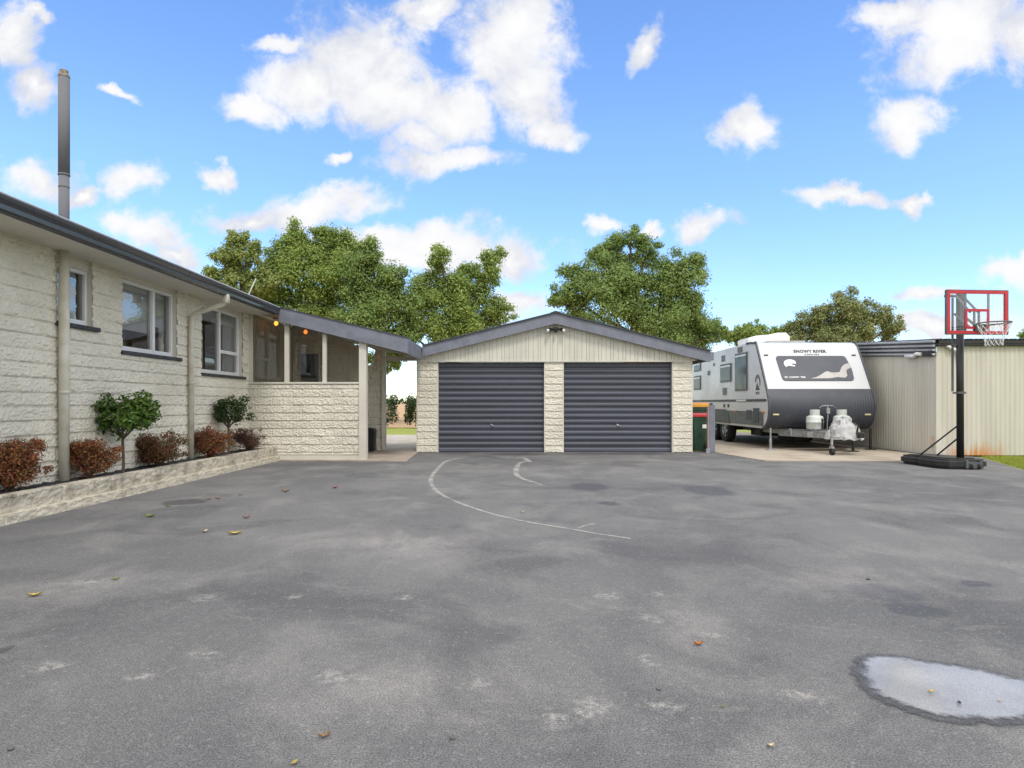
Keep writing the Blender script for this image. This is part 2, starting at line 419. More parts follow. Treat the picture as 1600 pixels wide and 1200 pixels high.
strip('chalk_line', [(903, 826), (918, 821), (930, 819)], .012, .022)
strip('chalk_line', [(800, 716), (818, 716), (828, 722)], .04, .04)

# puddle in the hollow and its damp edge, both fading at the rim
PUD = [(1334, 1046), (1352, 1026), (1390, 1024), (1440, 1033), (1500, 1041), (1560, 1054), (1620, 1069), (1690, 1090), (1700, 1112), (1640, 1127), (1560, 1132), (1480, 1127), (1420, 1112), (1370, 1090), (1342, 1066)]
def outline(pix, jag):
    P = [Vector((*gp(x, y), 0)) for x, y in pix]; Q = []; n = len(P)
    for i in range(n):
        p0, p1, p2, p3 = P[i-1], P[i], P[(i+1) % n], P[(i+2) % n]
        for k in range(14):
            t = k/14; Q.append(.5*((2*p1)+(p2-p0)*t+(2*p0-5*p1+4*p2-p3)*t*t+(3*p1-p0-3*p2+p3)*t**3))
    out = []; m = len(Q)
    for i in range(m):
        t = (Q[(i+4) % m]-Q[i-4]).normalized(); nn = Vector((t.y, -t.x, 0)); c = Q[i]
        j = noise.noise(c*6)*jag*1.6+noise.noise(c*22+Vector((3, 1, 0)))*jag+noise.noise(c*60)*jag*.5
        out.append((c, nn, j))
    cen = sum((q[0] for q in out), Vector())/m
    if sum((q[0]-cen).dot(q[1]) for q in out) > 0: out = [(c, -nn, j) for c, nn, j in out]
    return out
def soft_sheet(name, pix, o0, o1, z, jag, mat):
    L = outline(pix, jag); m = len(L); v = []; f = []
    for k, o in enumerate((o0, (o0+o1)/2, o1)):
        for c, nn, j in L: q = c+nn*(o+j*(1 if k < 2 else .6)); v.append((q.x, q.y, z))
    for k in range(2):
        for i in range(m): f.append((k*m+i, k*m+(i+1) % m, (k+1)*m+(i+1) % m, (k+1)*m+i))
    f.append(tuple(range(2*m, 3*m)))
    o = from_data(name, v, f, mat); struct(o)
    at_ = o.data.attributes.new('soft', 'FLOAT', 'POINT')
    for i in range(3*m): at_.data[i].value = (0, .5, 1)[i//m]
    return o
def soft_alpha(nt, b, tc, k):
    a = nt.new('ShaderNodeAttribute', attribute_name='soft'); n = nt.noise(tc, 28, 4, .7)
    x = nt.math('ADD', a.outputs['Fac'], nt.math('MULTIPLY', nt.math('SUBTRACT', n.outputs[0], .5), 1.1))
    nt.l.new(nt.math('MULTIPLY', nt.rng(x, .1, .75), k), b.inputs['Alpha'])
def rim_mat():
    m, nt, b = newmat('damp_asphalt')
    tc = nt.new('ShaderNodeTexCoord').outputs['Object']
    n1 = nt.noise(tc, 8, 4); g = nt.noise(tc, 150, 3, .7)
    c = nt.mix(nt.rng(n1.outputs[0], .3, .7), (.075, .075, .077), (.11, .11, .112))
    c = nt.mix(.8, c, nt.mix(nt.rng(g.outputs[0], .36, .66), (.5, .5, .51), (1.5, 1.5, 1.5)), 'MULTIPLY')
    nt.l.new(c, b.inputs['Base Color']); b.inputs['Roughness'].default_value = .6
    soft_alpha(nt, b, tc, .9)
    bn = nt.new('ShaderNodeBump'); bn.inputs['Strength'].default_value = .5; bn.inputs['Distance'].default_value = .006
    nt.l.new(g.outputs[0], bn.inputs['Height']); nt.l.new(bn.outputs[0], b.inputs['Normal']); return m
def water_mat():
    m, nt, b = newmat('silty_water')
    tc = nt.new('ShaderNodeTexCoord').outputs['Object']
    n1 = nt.noise(tc, 2.2, 4, .6); g = nt.noise(tc, 150, 3, .7)
    c = nt.mix(nt.rng(n1.outputs[0], .3, .7), (.235, .222, .2), (.36, .342, .31))
    c = nt.mix(.7, c, nt.mix(nt.rng(g.outputs[0], .36, .66), (.72, .72, .73), (1.25, 1.25, 1.25)), 'MULTIPLY')
    nt.l.new(c, b.inputs['Base Color']); b.inputs['Roughness'].default_value = .35
    b.inputs['Coat Weight'].default_value = 1; b.inputs['Coat Roughness'].default_value = .1; b.inputs['Coat IOR'].default_value = 1.25
    soft_alpha(nt, b, tc, 1)
    return m
soft_sheet('puddle_rim', PUD, -.035, .03, .004, .012, rim_mat())
soft_sheet('puddle', PUD, .004, .075, .008, .01, water_mat())

# ------------------------------------------------------------------ rock faced block work
CH, BL = .152, .392
def block_height(u, z, seed=0, bl=BL):
    k = math.floor(z/CH); b = z-k*CH
    uu = u+(bl/2 if k % 2 else 0)+(noise.cell(Vector((k*1.3+.5, seed+.5, .5)))-.5)*.03+seed*.13
    j = math.floor(uu/bl); a = uu-j*bl
    e = min(a, bl-a)
    pe = min(1, .08+.92*e/.012) if bl < 5 else 1
    lo = min(1, b/.012); hi = min(1, (CH-b)/.03)          # crisp lower edge, weathered upper edge
    pr = pe*lo*(.25+.75*hi)
    c = Vector((j*1.7+.5+seed, k*2.3+.5, seed*.7+.5))
    t1 = noise.cell(c)-.5; t2 = noise.cell(c+Vector((11, 0, 0)))-.5
    wv = noise.noise(Vector((u*5, z*6, seed+4)))*.9
    p = Vector((u*16+j*3.1, z*24+wv+k*1.7, seed))
    n1 = noise.noise(p); n2 = noise.noise(p*2.1+Vector((7, 3, 1)))
    ledge = max(0, .22-abs(n1))*.055                      # chipped ridges
    r = n1*.004+abs(n2)*.007+ledge+noise.noise(p*4)*.002
    h = .010+r+t1*.008*(a/bl-.5)-(.018+t2*.01)*(b/CH-.5)
    return max(0, pr*h*1.12)
def block_wall(name, O, U, N, u0, u1, z0, z1, parent, holes=(), res=.018, seed=0, keep=None, bl=BL):
    O = Vector(O); U = Vector(U).normalized(); N = Vector(N).normalized()
    nu = max(2, int(round((u1-u0)/res))+1); nz = max(2, int(round((z1-z0)/res))+1)
    vs = []; 
    for i in range(nu):
        u = u0+(u1-u0)*i/(nu-1)
        for j in range(nz):
            z = z0+(z1-z0)*j/(nz-1)
            h = block_height(u, z, seed, bl) if 0 < i < nu-1 and 0 < j < nz-1 else -.012
            p = O+U*u+N*h; vs.append((p.x, p.y, z))
    fs = []
    for i in range(nu-1):
        u = u0+(u1-u0)*(i+.5)/(nu-1)
        for j in range(nz-1):
            z = z0+(z1-z0)*(j+.5)/(nz-1)
            if any(a < u < b and c < z < d for a, b, c, d in holes): continue
            if keep and not keep(u, z): continue
            fs.append((i*nz+j, (i+1)*nz+j, (i+1)*nz+j+1, i*nz+j+1))
    me_o = from_data(name, vs, fs, M_block, parent)
    bm = bmesh.new(); bm.from_mesh(me_o.data); bmesh.ops.recalc_face_normals(bm, faces=bm.faces)
    if bm.faces:
        bm.faces.ensure_lookup_table()
        if sum((f.normal.dot(N) for f in bm.faces)) < 0: bmesh.ops.reverse_faces(bm, faces=bm.faces)
    bm.to_mesh(me_o.data); bm.free()
    return me_o

# ------------------------------------------------------------------ house
WX = -5.07
house = thing('house', 'long single storey cream block house with dark gutter along the left of the driveway', 'house', (-8, 6, 0))
WIN = [(7.12, 7.72, 2.02, 2.68, [], None), (8.30, 9.66, 1.79, 2.74, [.62], None), (10.42, 12.0, 1.60, 2.74, [.5], .36)]
holes = [(w[0], w[1], w[2], 2.9) for w in WIN]
block_wall('wall', (WX, 0, 0), (0, 1, 0), (1, 0, 0), 3.0, 12.3, 0, 2.82, house, holes, .0175, 1)
mb = MB()
mb.box(WX-.2, WX-.005, -3, 3.0, 0, 2.82)
mb.box(-11.5, WX-.2, -3, -2.8, 0, 2.82); mb.box(-11.7, -11.5, -3, 18, 0, 2.82); mb.box(-11.5, -5.2, 17.8, 18, 0, 2.82)
mb.box(WX-.02, WX+.012, 12.24, 12.34, 0, 2.81)
mb.build('wall', M_cream, house)
mb = MB(); mb.box(-11.5, -5.4, 6.3, 6.4, 0, 2.79); mb.box(-9, -8.9, 6.4, 12.2, 0, 2.79); mb.box(-11.5, -5.25, 12.15, 12.25, 0, 2.79); mb.box(-9, -5.3, 8.0, 8.08, 0, 2.79); mb.box(-9, -5.3, 10.0, 10.08, 0, 2.79)
mb.box(-9, -5.2, 6.4, 12.15, .02, .05)
mb.build('room_partition', M_room, house)
mb = MB(); mb.box(-11.6, -4.52, -3.2, 12.27, 2.80, 2.815); mb.box(-11.6, -5.0, 12.27, 18, 2.80, 2.815); mb.build('soffit', M_soffit, house)
# roof slopes
SL = .238
def rz(x): return 2.925-(x+4.45)*SL
mb = MB()
mb.prism([(-4.42, -3.4, rz(-4.42)), (-8.3, -3.4, rz(-8.3)), (-12.2, -3.4, rz(-4.42)), (-12.2, -3.4, rz(-4.42)-.05), (-8.3, -3.4, rz(-8.3)-.05), (-4.42, -3.4, rz(-4.42)-.05)], (0, 15.6, 0))
mb.prism([(-5.0, 12.2, rz(-5.0)), (-8.3, 12.2, rz(-8.3)), (-12.2, 12.2, rz(-4.42)), (-12.2, 12.2, rz(-4.42)-.05), (-8.3, 12.2, rz(-8.3)-.05), (-5.0, 12.2, rz(-5.0)-.05)], (0, 6, 0))
mb.build('roof', M_rooftin, house)
mb = MB()
prof = [(-4.52, 2.79), (-4.45, 2.775), (-4.425, 2.79), (-4.42, 2.83), (-4.432, 2.838), (-4.425, 2.85), (-4.405, 2.875), (-4.40, 2.895), (-4.412, 2.902), (-4.43, 2.898), (-4.44, 2.86), (-4.5, 2.85), (-4.52, 2.88)]
mb.prism([(x, -3.4, z) for x, z in prof], (0, 15.56, 0))
mb.build('gutter', M_gutter, house)
mb = MB(); mb.prism([(x, -3.4, z) for x, z in ((-4.408, 2.903), (-4.396, 2.915), (-4.405, 2.927), (-4.45, 2.94), (-4.45, 2.905))], (0, 15.57, 0)); mb.build('roof_edge', M_capping, house)
mb = MB(); mb.box(-4.545, -4.52, -3.4, 12.16, 2.785, 2.9); mb.build('fascia_board', M_fascia, house)
# windows
def window(y0, y1, z0, z1, mull, trans, blind_or_reflection):
    mb = MB(); xf, xb = -5.12, -5.19; t = .045
    mb.box(xb, xf, y0, y0+t, z0, z1, .004); mb.box(xb, xf, y1-t, y1, z0, z1, .004)
    mb.box(xb, xf, y0+t, y1-t, z0, z0+t+.02, .004); mb.box(xb, xf, y0+t, y1-t, z1-t, z1, .004)
    ym = None
    for f in mull:
        ym = y0+(y1-y0)*f; mb.box(xb+.005, xf+.006, ym-.028, ym+.028, z0+t, z1-t, .004)
    if trans:
        zt = z0+(z1-z0)*trans; mb.box(xb+.004, xf+.003, ym+.028, y1-t, zt-.03, zt+.03, .004)
    w = mb.build('window', M_alu, house)
    mb = MB(); mb.grid(lambda i, j: (-5.155, y0+t*.6+(y1-y0-t*1.2)*i, z0+t*.6+(z1-z0-t*1.2)*j), 2, 2); mb.build('pane', M_glass, w)
    mb = MB(); mb.box(-5.25, -5.02, y0-.03, y1+.1, z0-.055, z0-.004, .006); mb.build('sill', M_sill, w)
    mb = MB()                                       # plastered reveal and head above the window
    mb.box(-5.28, WX+.004, y1+.001, y1+.05, z0-.004, 2.799); mb.box(-5.28, WX+.004, y0-.05, y0-.001, z0-.004, 2.799)
    mb.box(-5.28, WX-.03, y0, y1, z1+.001, 2.799)
    mb.build('reveal', M_cream, w)
    mb = MB()
    if blind_or_reflection == 'slat':
        n = int((z1-z0)/.04)
        for i in range(n): mb.prism([(-5.18, y0+.03, z0+.05+i*.04), (-5.178, y0+.03, z0+.05+i*.04), (-5.195, y0+.03, z0+.092+i*.04), (-5.197, y0+.03, z0+.092+i*.04)], (0, y1-y0-.14, 0))
    elif blind_or_reflection == 'roll':
        mb.box(-5.205, -5.198, y0+.04, y1-.04, z1-.24, z1)
        # pale curtain at the far side, gathered in folds
        mb.sweep(lambda s: [(-5.24+.02*math.sin(s*70), s, z0+.02), (-5.24+.02*math.sin(s*70), s, z1-.05), (-5.246+.02*math.sin(s*70), s, z1-.05), (-5.246+.02*math.sin(s*70), s, z0+.02)], [y1-.42+.42*i/40 for i in range(41)])
    else:
        mb.box(-5.205, -5.2, y0+.04, ym-.02, z0+.3, z1); mb.box(-5.212, -5.207, ym, y1-.17, z0+.42, z1)  # added pale panels stand in for bright sky reflected in the pane
        mb.sweep(lambda s: [(-5.24+.015*math.sin(s*80), s, z0+.02), (-5.24+.015*math.sin(s*80), s, z1-.05), (-5.246+.015*math.sin(s*80), s, z1-.05), (-5.246+.015*math.sin(s*80), s, z0+.02)], [y1-.16+.16*i/20 for i in range(21)])
    mb.build('blind_or_reflection', M_blind, w)
for w, bl in zip(WIN, ('slat', 'none', 'roll')): window(*w, bl)
# downpipes
mb = MB(); mb.cyl((-4.99, 7.13, .15), (-4.99, 7.13, 2.8), .052, n=20); mb.cyl((-4.99, 7.13, 1.2), (-4.99, 7.13, 1.24), .056, n=20); mb.build('downpipe', M_pipe, house, True)
mb = MB(); mb.tube([(-4.47, 9.98, 2.78), (-4.47, 9.98, 2.68), (-4.52, 9.98, 2.64), (-4.93, 9.98, 2.50), (-4.99, 9.98, 2.45), (-5.0, 9.98, 2.35), (-5.0, 9.98, .15)], .04, 12)
mb.box(-4.5, -4.42, 9.93, 10.03, 2.66, 2.80, .005); mb.box(-5.05, -4.955, 9.93, 10.03, 1.4, 1.42); mb.build('downpipe', M_pipe, house, True)
mb = MB(); fx, fy = -8.19, 11.7
mb.cyl((fx, fy, 3.7), (fx, fy, 5.3), .086, n=24); mb.cyl((fx, fy, 5.28), (fx, fy, 7.06), .092, n=24); mb.cyl((fx, fy, 5.26), (fx, fy, 5.29), .097, n=24); mb.cyl((fx, fy, 5.04), (fx, fy, 5.065), .09, n=24)
fl = mb.build('flue', M_flue, house, True)
mb2 = MB(); mb2.tube([(-5.78, 14, 3.2), (-5.75, 14, 3.5), (-5.6, 14, 3.83)], .012, 6); mb2.build('aerial', M_whitep, house)
mb = MB(); mb.cyl((fx, fy, 7.06), (fx, fy, 7.1), .098, .09, n=20); mb.cyl((fx, fy, 7.1), (fx, fy, 7.17), .07, .07, n=16); mb.sphere((fx, fy, 7.17), .075, 2, (1, 1, .45)); mb.build('cowl', M_cowl, fl)

# ------------------------------------------------------------------ covered porch between house and garage
porch = thing('covered_porch', 'glazed cream porch with sloping slate blue fascia joining the house to the garage', 'porch', (-3.5, 13.5, 0))
PY = 12.3
block_wall('low_wall', (0, PY, 0), (1, 0, 0), (0, -1, 0), -5.07, -2.93, .1, 1.47, porch, (), .0165, 4)
mb = MB(); mb.box(-5.03, -2.93, PY+.01, PY+.14, 0, 1.465); mb.box(-5.06, -2.93, PY-.03, PY+.01, 0, .1)
mb.box(-5.06, -2.93, PY-.035, PY+.15, 1.468, 1.505, .005); mb.build('low_wall', M_cream, porch)
def rlow(x): return rz(x)-.15
def post(name, x0, x1, y0, y1, z0, extra=0):
    mb = MB(); mb.prism([(x0, y0, z0), (x1, y0, z0), (x1, y0, rlow(x1)+.0+extra), (x0, y0, rlow(x0)+extra)], (0, y1-y0, 0)); return mb.build(name, M_cream, porch)
post('post', -2.93, -2.79, PY-.05, PY+.1, .0)
for a, b in ((-5.06, -4.99), (-4.37, -4.285), (-3.64, -3.565)): post('mullion', a, b, PY-.01, PY+.09, 1.506)
for a, b in ((-4.99, -4.37), (-4.285, -3.64), (-3.565, -2.93)):
    from_data('glass_pane', [(a-.005, PY+.035, 1.5), (b+.005, PY+.035, 1.5), (b+.005, PY+.035, rlow(b)), (a-.005, PY+.035, rlow(a))], [(0, 1, 2, 3)], M_porchglass, porch)
mb = MB(); mb.prism([(-5.0, PY-.1, rz(-5.0)+.0), (-2.0, PY-.1, rz(-2.0)), (-2.0, PY-.1, rz(-2.0)-.05), (-5.0, PY-.1, rz(-5.0)-.05)], (0, 3.7, 0))
mb.prism([(-4.43, PY-.16, rz(-4.43)+.018), (-1.96, PY-.16, rz(-1.96)+.018), (-1.96, PY-.16, rz(-1.96)), (-4.43, PY-.16, rz(-4.43))], (0, .1, 0))
mb.build('roof', M_rooftin, porch)
mb = MB(); mb.prism([(-5.06, PY-.08, rz(-5.06)-.135), (-2.03, PY-.08, rz(-2.03)-.135), (-2.03, PY-.08, rz(-2.03)-.15), (-5.06, PY-.08, rz(-5.06)-.15)], (0, 3.4, 0)); mb.build('ceiling', M_soffit, porch)
mb = MB(); mb.prism([(-4.44, PY-.14, rz(-4.44)), (-1.985, PY-.14, rz(-1.985)), (-1.985, PY-.14, rz(-1.985)-.29), (-4.44, PY-.14, rz(-4.44)-.27)], (0, .035, 0)); mb.build('barge_board', M_fascia, porch)
mb = MB(); mb.box(-2.02, -1.985, PY-.103, 14.08, rz(-1.985)-.29, rz(-1.985)-.002); mb.build('fascia_board', M_fascia, porch)
# back of the porch
BY = 14.78
wallk = lambda u, z: z < (rlow(u) if u < -3.7 else 1.98)
block_wall('back_wall', (0, BY, 0), (1, 0, 0), (0, -1, 0), -5.07, -2.98, 0, 2.9, porch, [(-4.93, -4.42, 0, 2.28)], .02, 9, wallk)
mb = MB(); mb.box(-5.05, -4.93, BY+.01, BY+.14, 0, 2.7); mb.prism([(-4.42, BY+.01, 0), (-3.7, BY+.01, 0), (-3.7, BY+.01, rlow(-3.7)), (-4.42, BY+.01, rlow(-4.42))], (0, .13, 0)); mb.box(-3.7, -2.98, BY+.01, BY+.14, 0, 1.975)
mb.box(-4.93, -4.42, BY+.01, BY+.14, 2.28, 2.6)
mb.build('back_wall', M_cream, porch)
mb = MB(); mb.prism([(-5.0, BY-.05, rlow(-5.0)), (-2.0, BY-.05, rlow(-2.0)), (-2.0, BY-.05, rlow(-2.0)-.1), (-5.0, BY-.05, rlow(-5.0)-.1)], (0, .06, 0)); mb.box(-3.66, -3.5, BY-.02, BY+.02, 1.98, 2.44)
mb.box(-2.98, -2.12, BY-.02, BY+.06, rlow(-2.12)-.14, rlow(-2.12)-.04); mb.build('beam', M_cream, porch)
for x0, x1 in ((-3.74, -3.66), (-3.0, -2.92)): mb = MB(); mb.box(x0, x1, BY-.06, BY+.1, 0.02, rlow(x1)); mb.build('post', M_cream, porch)
mb = MB(); mb.box(-2.13, -2.08, 14.35, 15.0, .02, 2.15); mb.build('jamb', M_cream, porch)
# timber lined side wall (house side) with boards, and the entry door
mb = MB()
for i in range(24):
    y = 12.42+i*.1; mb.box(-5.12, -5.075+(.008 if i % 2 else 0), y, y+.094, .02, 2.85)
mb.box(-5.2, -5.12, 12.3, 14.8, 0, 2.85); mb.build('board_lining', M_clad, porch)
mb = MB(); mb.box(-5.075, -5.05, 12.55, 13.3, 1.95, 2.02, .004); mb.box(-5.075, -5.05, 12.55, 12.6, 1.2, 1.95, .004); mb.box(-5.075, -5.05, 13.25, 13.3, 1.2, 1.95, .004); mb.build('inner_window', M_alu, porch)
mb = MB(); mb.box(-4.93, -4.42, BY+.05, BY+.09, .02, 2.28); dr = mb.build('door', M_dark, porch)
mb = MB(); mb.box(-4.93, -4.89, BY-.03, BY+.05, .02, 2.28); mb.box(-4.46, -4.42, BY-.03, BY+.05, .02, 2.28); mb.box(-4.89, -4.46, BY-.03, BY+.05, 2.24, 2.28); mb.box(-4.89, -4.46, BY+.02, BY+.05, 1.5, 1.56); mb.build('door_frame', M_cream, dr)
# lamps on the porch ceiling
def lamp(x, y, mat, label):
    z = rlow(x)-.02
    L = thing('ceiling_light', label, 'light', (x, y, z), 'porch ceiling lights')
    mb = MB(); mb.lathe((x, y, z), [(.06, 0), (.06, -.025), (.02, -.035), (.012, -.08)], 16); mb.build('fitting', M_cowl, L)
    mb = MB(); mb.lathe((x, y, z-.07), [(.02, 0), (.034, -.02), (.046, -.045), (.03, -.075), (.012, -.09)], 8); mb.build('lamp_shade', mat, L)
lamp(-4.81, 13.05, M_amber, 'yellow glowing lamp under the porch roof, nearest the house windows')
lamp(-4.50, 13.95, M_amber2, 'smaller deep orange glowing lamp seen through the middle porch pane')

# ------------------------------------------------------------------ garage
garage = thing('garage', 'cream double garage with two charcoal roller doors under a low gable', 'garage', (.96, 17, 0))
GY = 14.3
for i, (a, b) in enumerate(((-2.12, -1.66), (.73, 1.144), (3.59, 4.02))):
    p = block_wall('pillar', (0, GY, 0), (1, 0, 0), (0, -1, 0), a, b, .0, 2.03, garage, (), .0125, 12+i*3, None, 9.0)
    mb = MB(); mb.box(a+.004, b-.004, GY+.008, GY+.3, 0, 2.035); mb.box(a-.012, a+.012, GY-.012, GY+.3, 0, 2.03); mb.box(b-.012, b+.012, GY-.012, GY+.3, 0, 2.03); mb.build('pillar_core', M_cream, p)
AX, AZ, GS = .96, 3.10, .249
def gz(x): return AZ-abs(x-AX)*GS
mb = MB()                                           # vertical tongue and groove boards
x = -2.12; i = 0
while x < 4.10:
    x1 = min(x+(.105 if i % 3 else .06), 4.12)
    top = lambda q: gz(q)-.12
    yy = GY-.035-(.006 if i % 3 == 0 else 0)
    pts = [(x+.005, yy, 2.045), (x1-.005, yy, 2.045), (x1-.005, yy, top(x1))]
    if x < AX < x1: pts.append((AX, yy, top(AX)))
    pts.append((x+.005, yy, top(x)))
    mb.prism(pts, (0, .03, 0)); x = x1; i += 1
mb.prism([(-2.12, GY-.022, 2.05), (4.1, GY-.022, 2.05), (4.1, GY-.022, gz(4.1)-.1), (AX, GY-.022, AZ-.1), (-2.12, GY-.022, gz(-2.12)-.1)], (0, .05, 0))
mb.box(-2.125, 4.02, GY-.05, GY+.1, 2.022, 2.046)
mb.build('gable_cladding', M_clad, garage)
def rdoor(a, b):
    n = 16; pitch = 2.02/n; pr = []
    for i in range(n):
        z = .01+i*pitch
        pr += [(.03, z), (-.006, z+pitch*.05), (-.016, z+pitch*.2), (-.02, z+pitch*.4), (-.016, z+pitch*.58), (-.008, z+pitch*.66), (.03, z+pitch*.7)]
    Y = GY+.11
    mb = MB(); v = []
    for yy, zz in pr: v.append((Y+yy, zz))
    bm = mb.bm
    rows = [[bm.verts.new((xx, yy, zz)) for xx in (a, (2*a+b)/3, (a+2*b)/3, b)] for yy, zz in v]
    for r0, r1 in zip(rows, rows[1:]):
        for k in range(3): bm.faces.new((r0[k], r0[k+1], r1[k+1], r1[k]))
    d = mb.build('roller_door', M_door, garage)
    mb = MB(); mb.box(a, b, Y-.022, Y+.01, .012, .07, .004); mb.build('bottom_rail', M_door, d)
    xm = (a+b)/2; zz = .61
    mb = MB(); mb.lathe((xm, Y-.005, zz), [(.02, -.03), (.03, 0)], 12, 'Y'); mb.tube([(xm-.015, Y-.045, zz), (xm+.02, Y-.05, zz-.005), (xm+.055, Y-.045, zz-.02)], .011, 8); mb.cyl((xm, Y, zz), (xm, Y-.05, zz), .012); mb.build('handle', M_galv, d)
rdoor(-1.648, .718); rdoor(1.156, 3.578)
mb = MB(); mb.box(-2.1, -1.98, GY+.3, 20.5, 0, 2.2); mb.box(3.9, 4.02, GY+.3, 20.5, 0, 2.03); mb.box(-1.98, 3.9, 20.4, 20.5, 0, 2.1)
mb.box(-1.98, 3.9, GY+.25, GY+.3, 0, 2.03); mb.box(3.9, 4.02, GY+.3, 20.5, 2.03, 2.2); mb.build('wall', M_cream, garage)
mb = MB(); L, Rr = -1.975, 4.37
mb.prism([(L, 14.06, gz(L)+.015), (AX, 14.06, AZ+.015), (Rr, 14.06, gz(Rr)+.015), (Rr, 14.06, gz(Rr)-.01), (AX, 14.06, AZ-.01), (L, 14.06, gz(L)-.01)], (0, 6.7, 0)); mb.prism([(AX-.12, 14.05, gz(AX-.12)+.02), (AX, 14.05, AZ+.035), (AX+.12, 14.05, gz(AX+.12)+.02)], (0, 6.7, 0))
mb.build('roof', M_rooftin, garage)
for a, b in ((L, AX), (AX, Rr)):
    mb = MB(); mb.prism([(a, 14.1, gz(a)-.012), (b, 14.1, gz(b)-.012), (b, 14.1, gz(b)-.245+(.0)), (a, 14.1, gz(a)-.245)], (0, .035, 0)); mb.build('barge_board', M_fascia, garage)
mb = MB(); mb.box(4.33, 4.45, 14.1, 20.7, gz(Rr)-.2, gz(Rr)-.02, .01); mb.box(4.30, 4.33, 14.1, 20.7, gz(Rr)-.23, gz(Rr)-.03); mb.build('gutter', M_fascia, garage)
mb = MB(); mb.prism([(L+.02, 14.14, gz(L)-.2), (AX, 14.14, AZ-.2), (Rr-.05, 14.14, gz(Rr)-.2), (Rr-.05, 14.14, gz(Rr)-.215), (AX, 14.14, AZ-.215), (L+.02, 14.14, gz(L)-.215)], (0, .12, 0)); mb.build('soffit', M_cream, garage)
# security light
c = at(868, 515, 14.2)
sl = thing('security_light', 'twin headed security light at the peak of the garage gable', 'light', c)
mb = MB(); mb.box(c.x-.06, c.x+.06, 14.18, 14.26, c.z-.02, c.z+.05, .012); mb.cyl((c.x, 14.17, c.z-.03), (c.x, 14.1, c.z-.05), .035, .03); mb.build('sensor', M_black, sl)
for s in (-1, 1):
    mb = MB(); mb.tube([(c.x+s*.05, 14.2, c.z), (c.x+s*.1, 14.17, c.z+.005), (c.x+s*.13, 14.14, c.z-.01)], .02, 8); mb.cyl((c.x+s*.1, 14.17, c.z+.01), (c.x+s*.17, 14.1, c.z-.03), .03, .05, 14); l = mb.build('lamp_head', M_black, sl)
    mb = MB(); mb.cyl((c.x+s*.171, 14.099, c.z-.031), (c.x+s*.19, 14.08, c.z-.042), .04, .03, 14); mb.build('lens', M_whitep, l)

# ------------------------------------------------------------------ planter
M_kerb = pm('weathered_block', (.50, .455, .37), .9, var=.2, vs=5, bump=.6, bs=40, col2=(.27, .24, .18), lo=.42, hi=.72)
M_foot = pm('pale_footing', (.56, .51, .41), .9, var=.15, vs=7, bump=.5, bs=45, col2=(.38, .33, .25), lo=.45, hi=.75)
def planter_kerb():
    pk = thing('planter_kerb', 'low rock faced block edging of the planting bed beside the house', 'planter', (-4.6, 8, 0))
    A = Vector((-4.66, 2.6, 0)); B = Vector((-4.5, 12.26, 0)); D = (B-A).normalized(); Nn = Vector((D.y, -D.x, 0)); Lh = (B-A).length
    def prof(base, w0, w1, z0, z1, amp, seed):
        loop = [(w0, z0+(z1-z0)*i/9) for i in range(10)]+[(w0+(w1-w0)*i/7, z1) for i in range(1, 8)]+[(w1, z0)]
        def f(s):
            p0 = A+D*s; out = []
            a = s % .395; g = min(1, min(a, .395-a)/.014)
            bi = math.floor(s/.395)
            for k, (w, z) in enumerate(loop):
                q = Vector((s*11+bi*2.2, w*20, z*24+seed))
                n = noise.noise(q)*amp+abs(noise.noise(q*2.4))*amp*1.1+noise.noise(q*6)*amp*.35-amp*.7
                edge = 1 if 0 < k < 10 else .5
                n = n*edge-(1-g)*.012
                side = n if k < 10 else 0; up = n*.6 if k >= 8 and k < 17 else 0
                pp = p0+Nn*(-w+side)+Vector((0, 0, z+up)); out.append(pp)
            return out
        return f
    st = [Lh*i/520 for i in range(521)]
    mb = MB(); mb.sweep(prof(0, .0, .14, .09, .258, .010, 2), st); mb.build('block_course', M_kerb, pk)
    mb = MB(); mb.sweep(prof(0, -.05, .14, -.02, .094, .007, 8), st); mb.build('footing', M_foot, pk)
planter_kerb()
vs, fs = [], []
nx, ny = 12, 200
for i in range(nx):
    for j in range(ny):
        x = -5.06+.46*i/(nx-1); y = 2.6+9.65*j/(ny-1)
        vs.append((x, y, .238+.012*noise.noise(Vector((x*9, y*9, 0)))+.012*noise.noise(Vector((x*40, y*40, 2)))))
for i in range(nx-1):
    for j in range(ny-1): fs.append((i*ny+j, (i+1)*ny+j, (i+1)*ny+j+1, i*ny+j+1))
struct(from_data('garden_soil', vs, fs, M_soil))

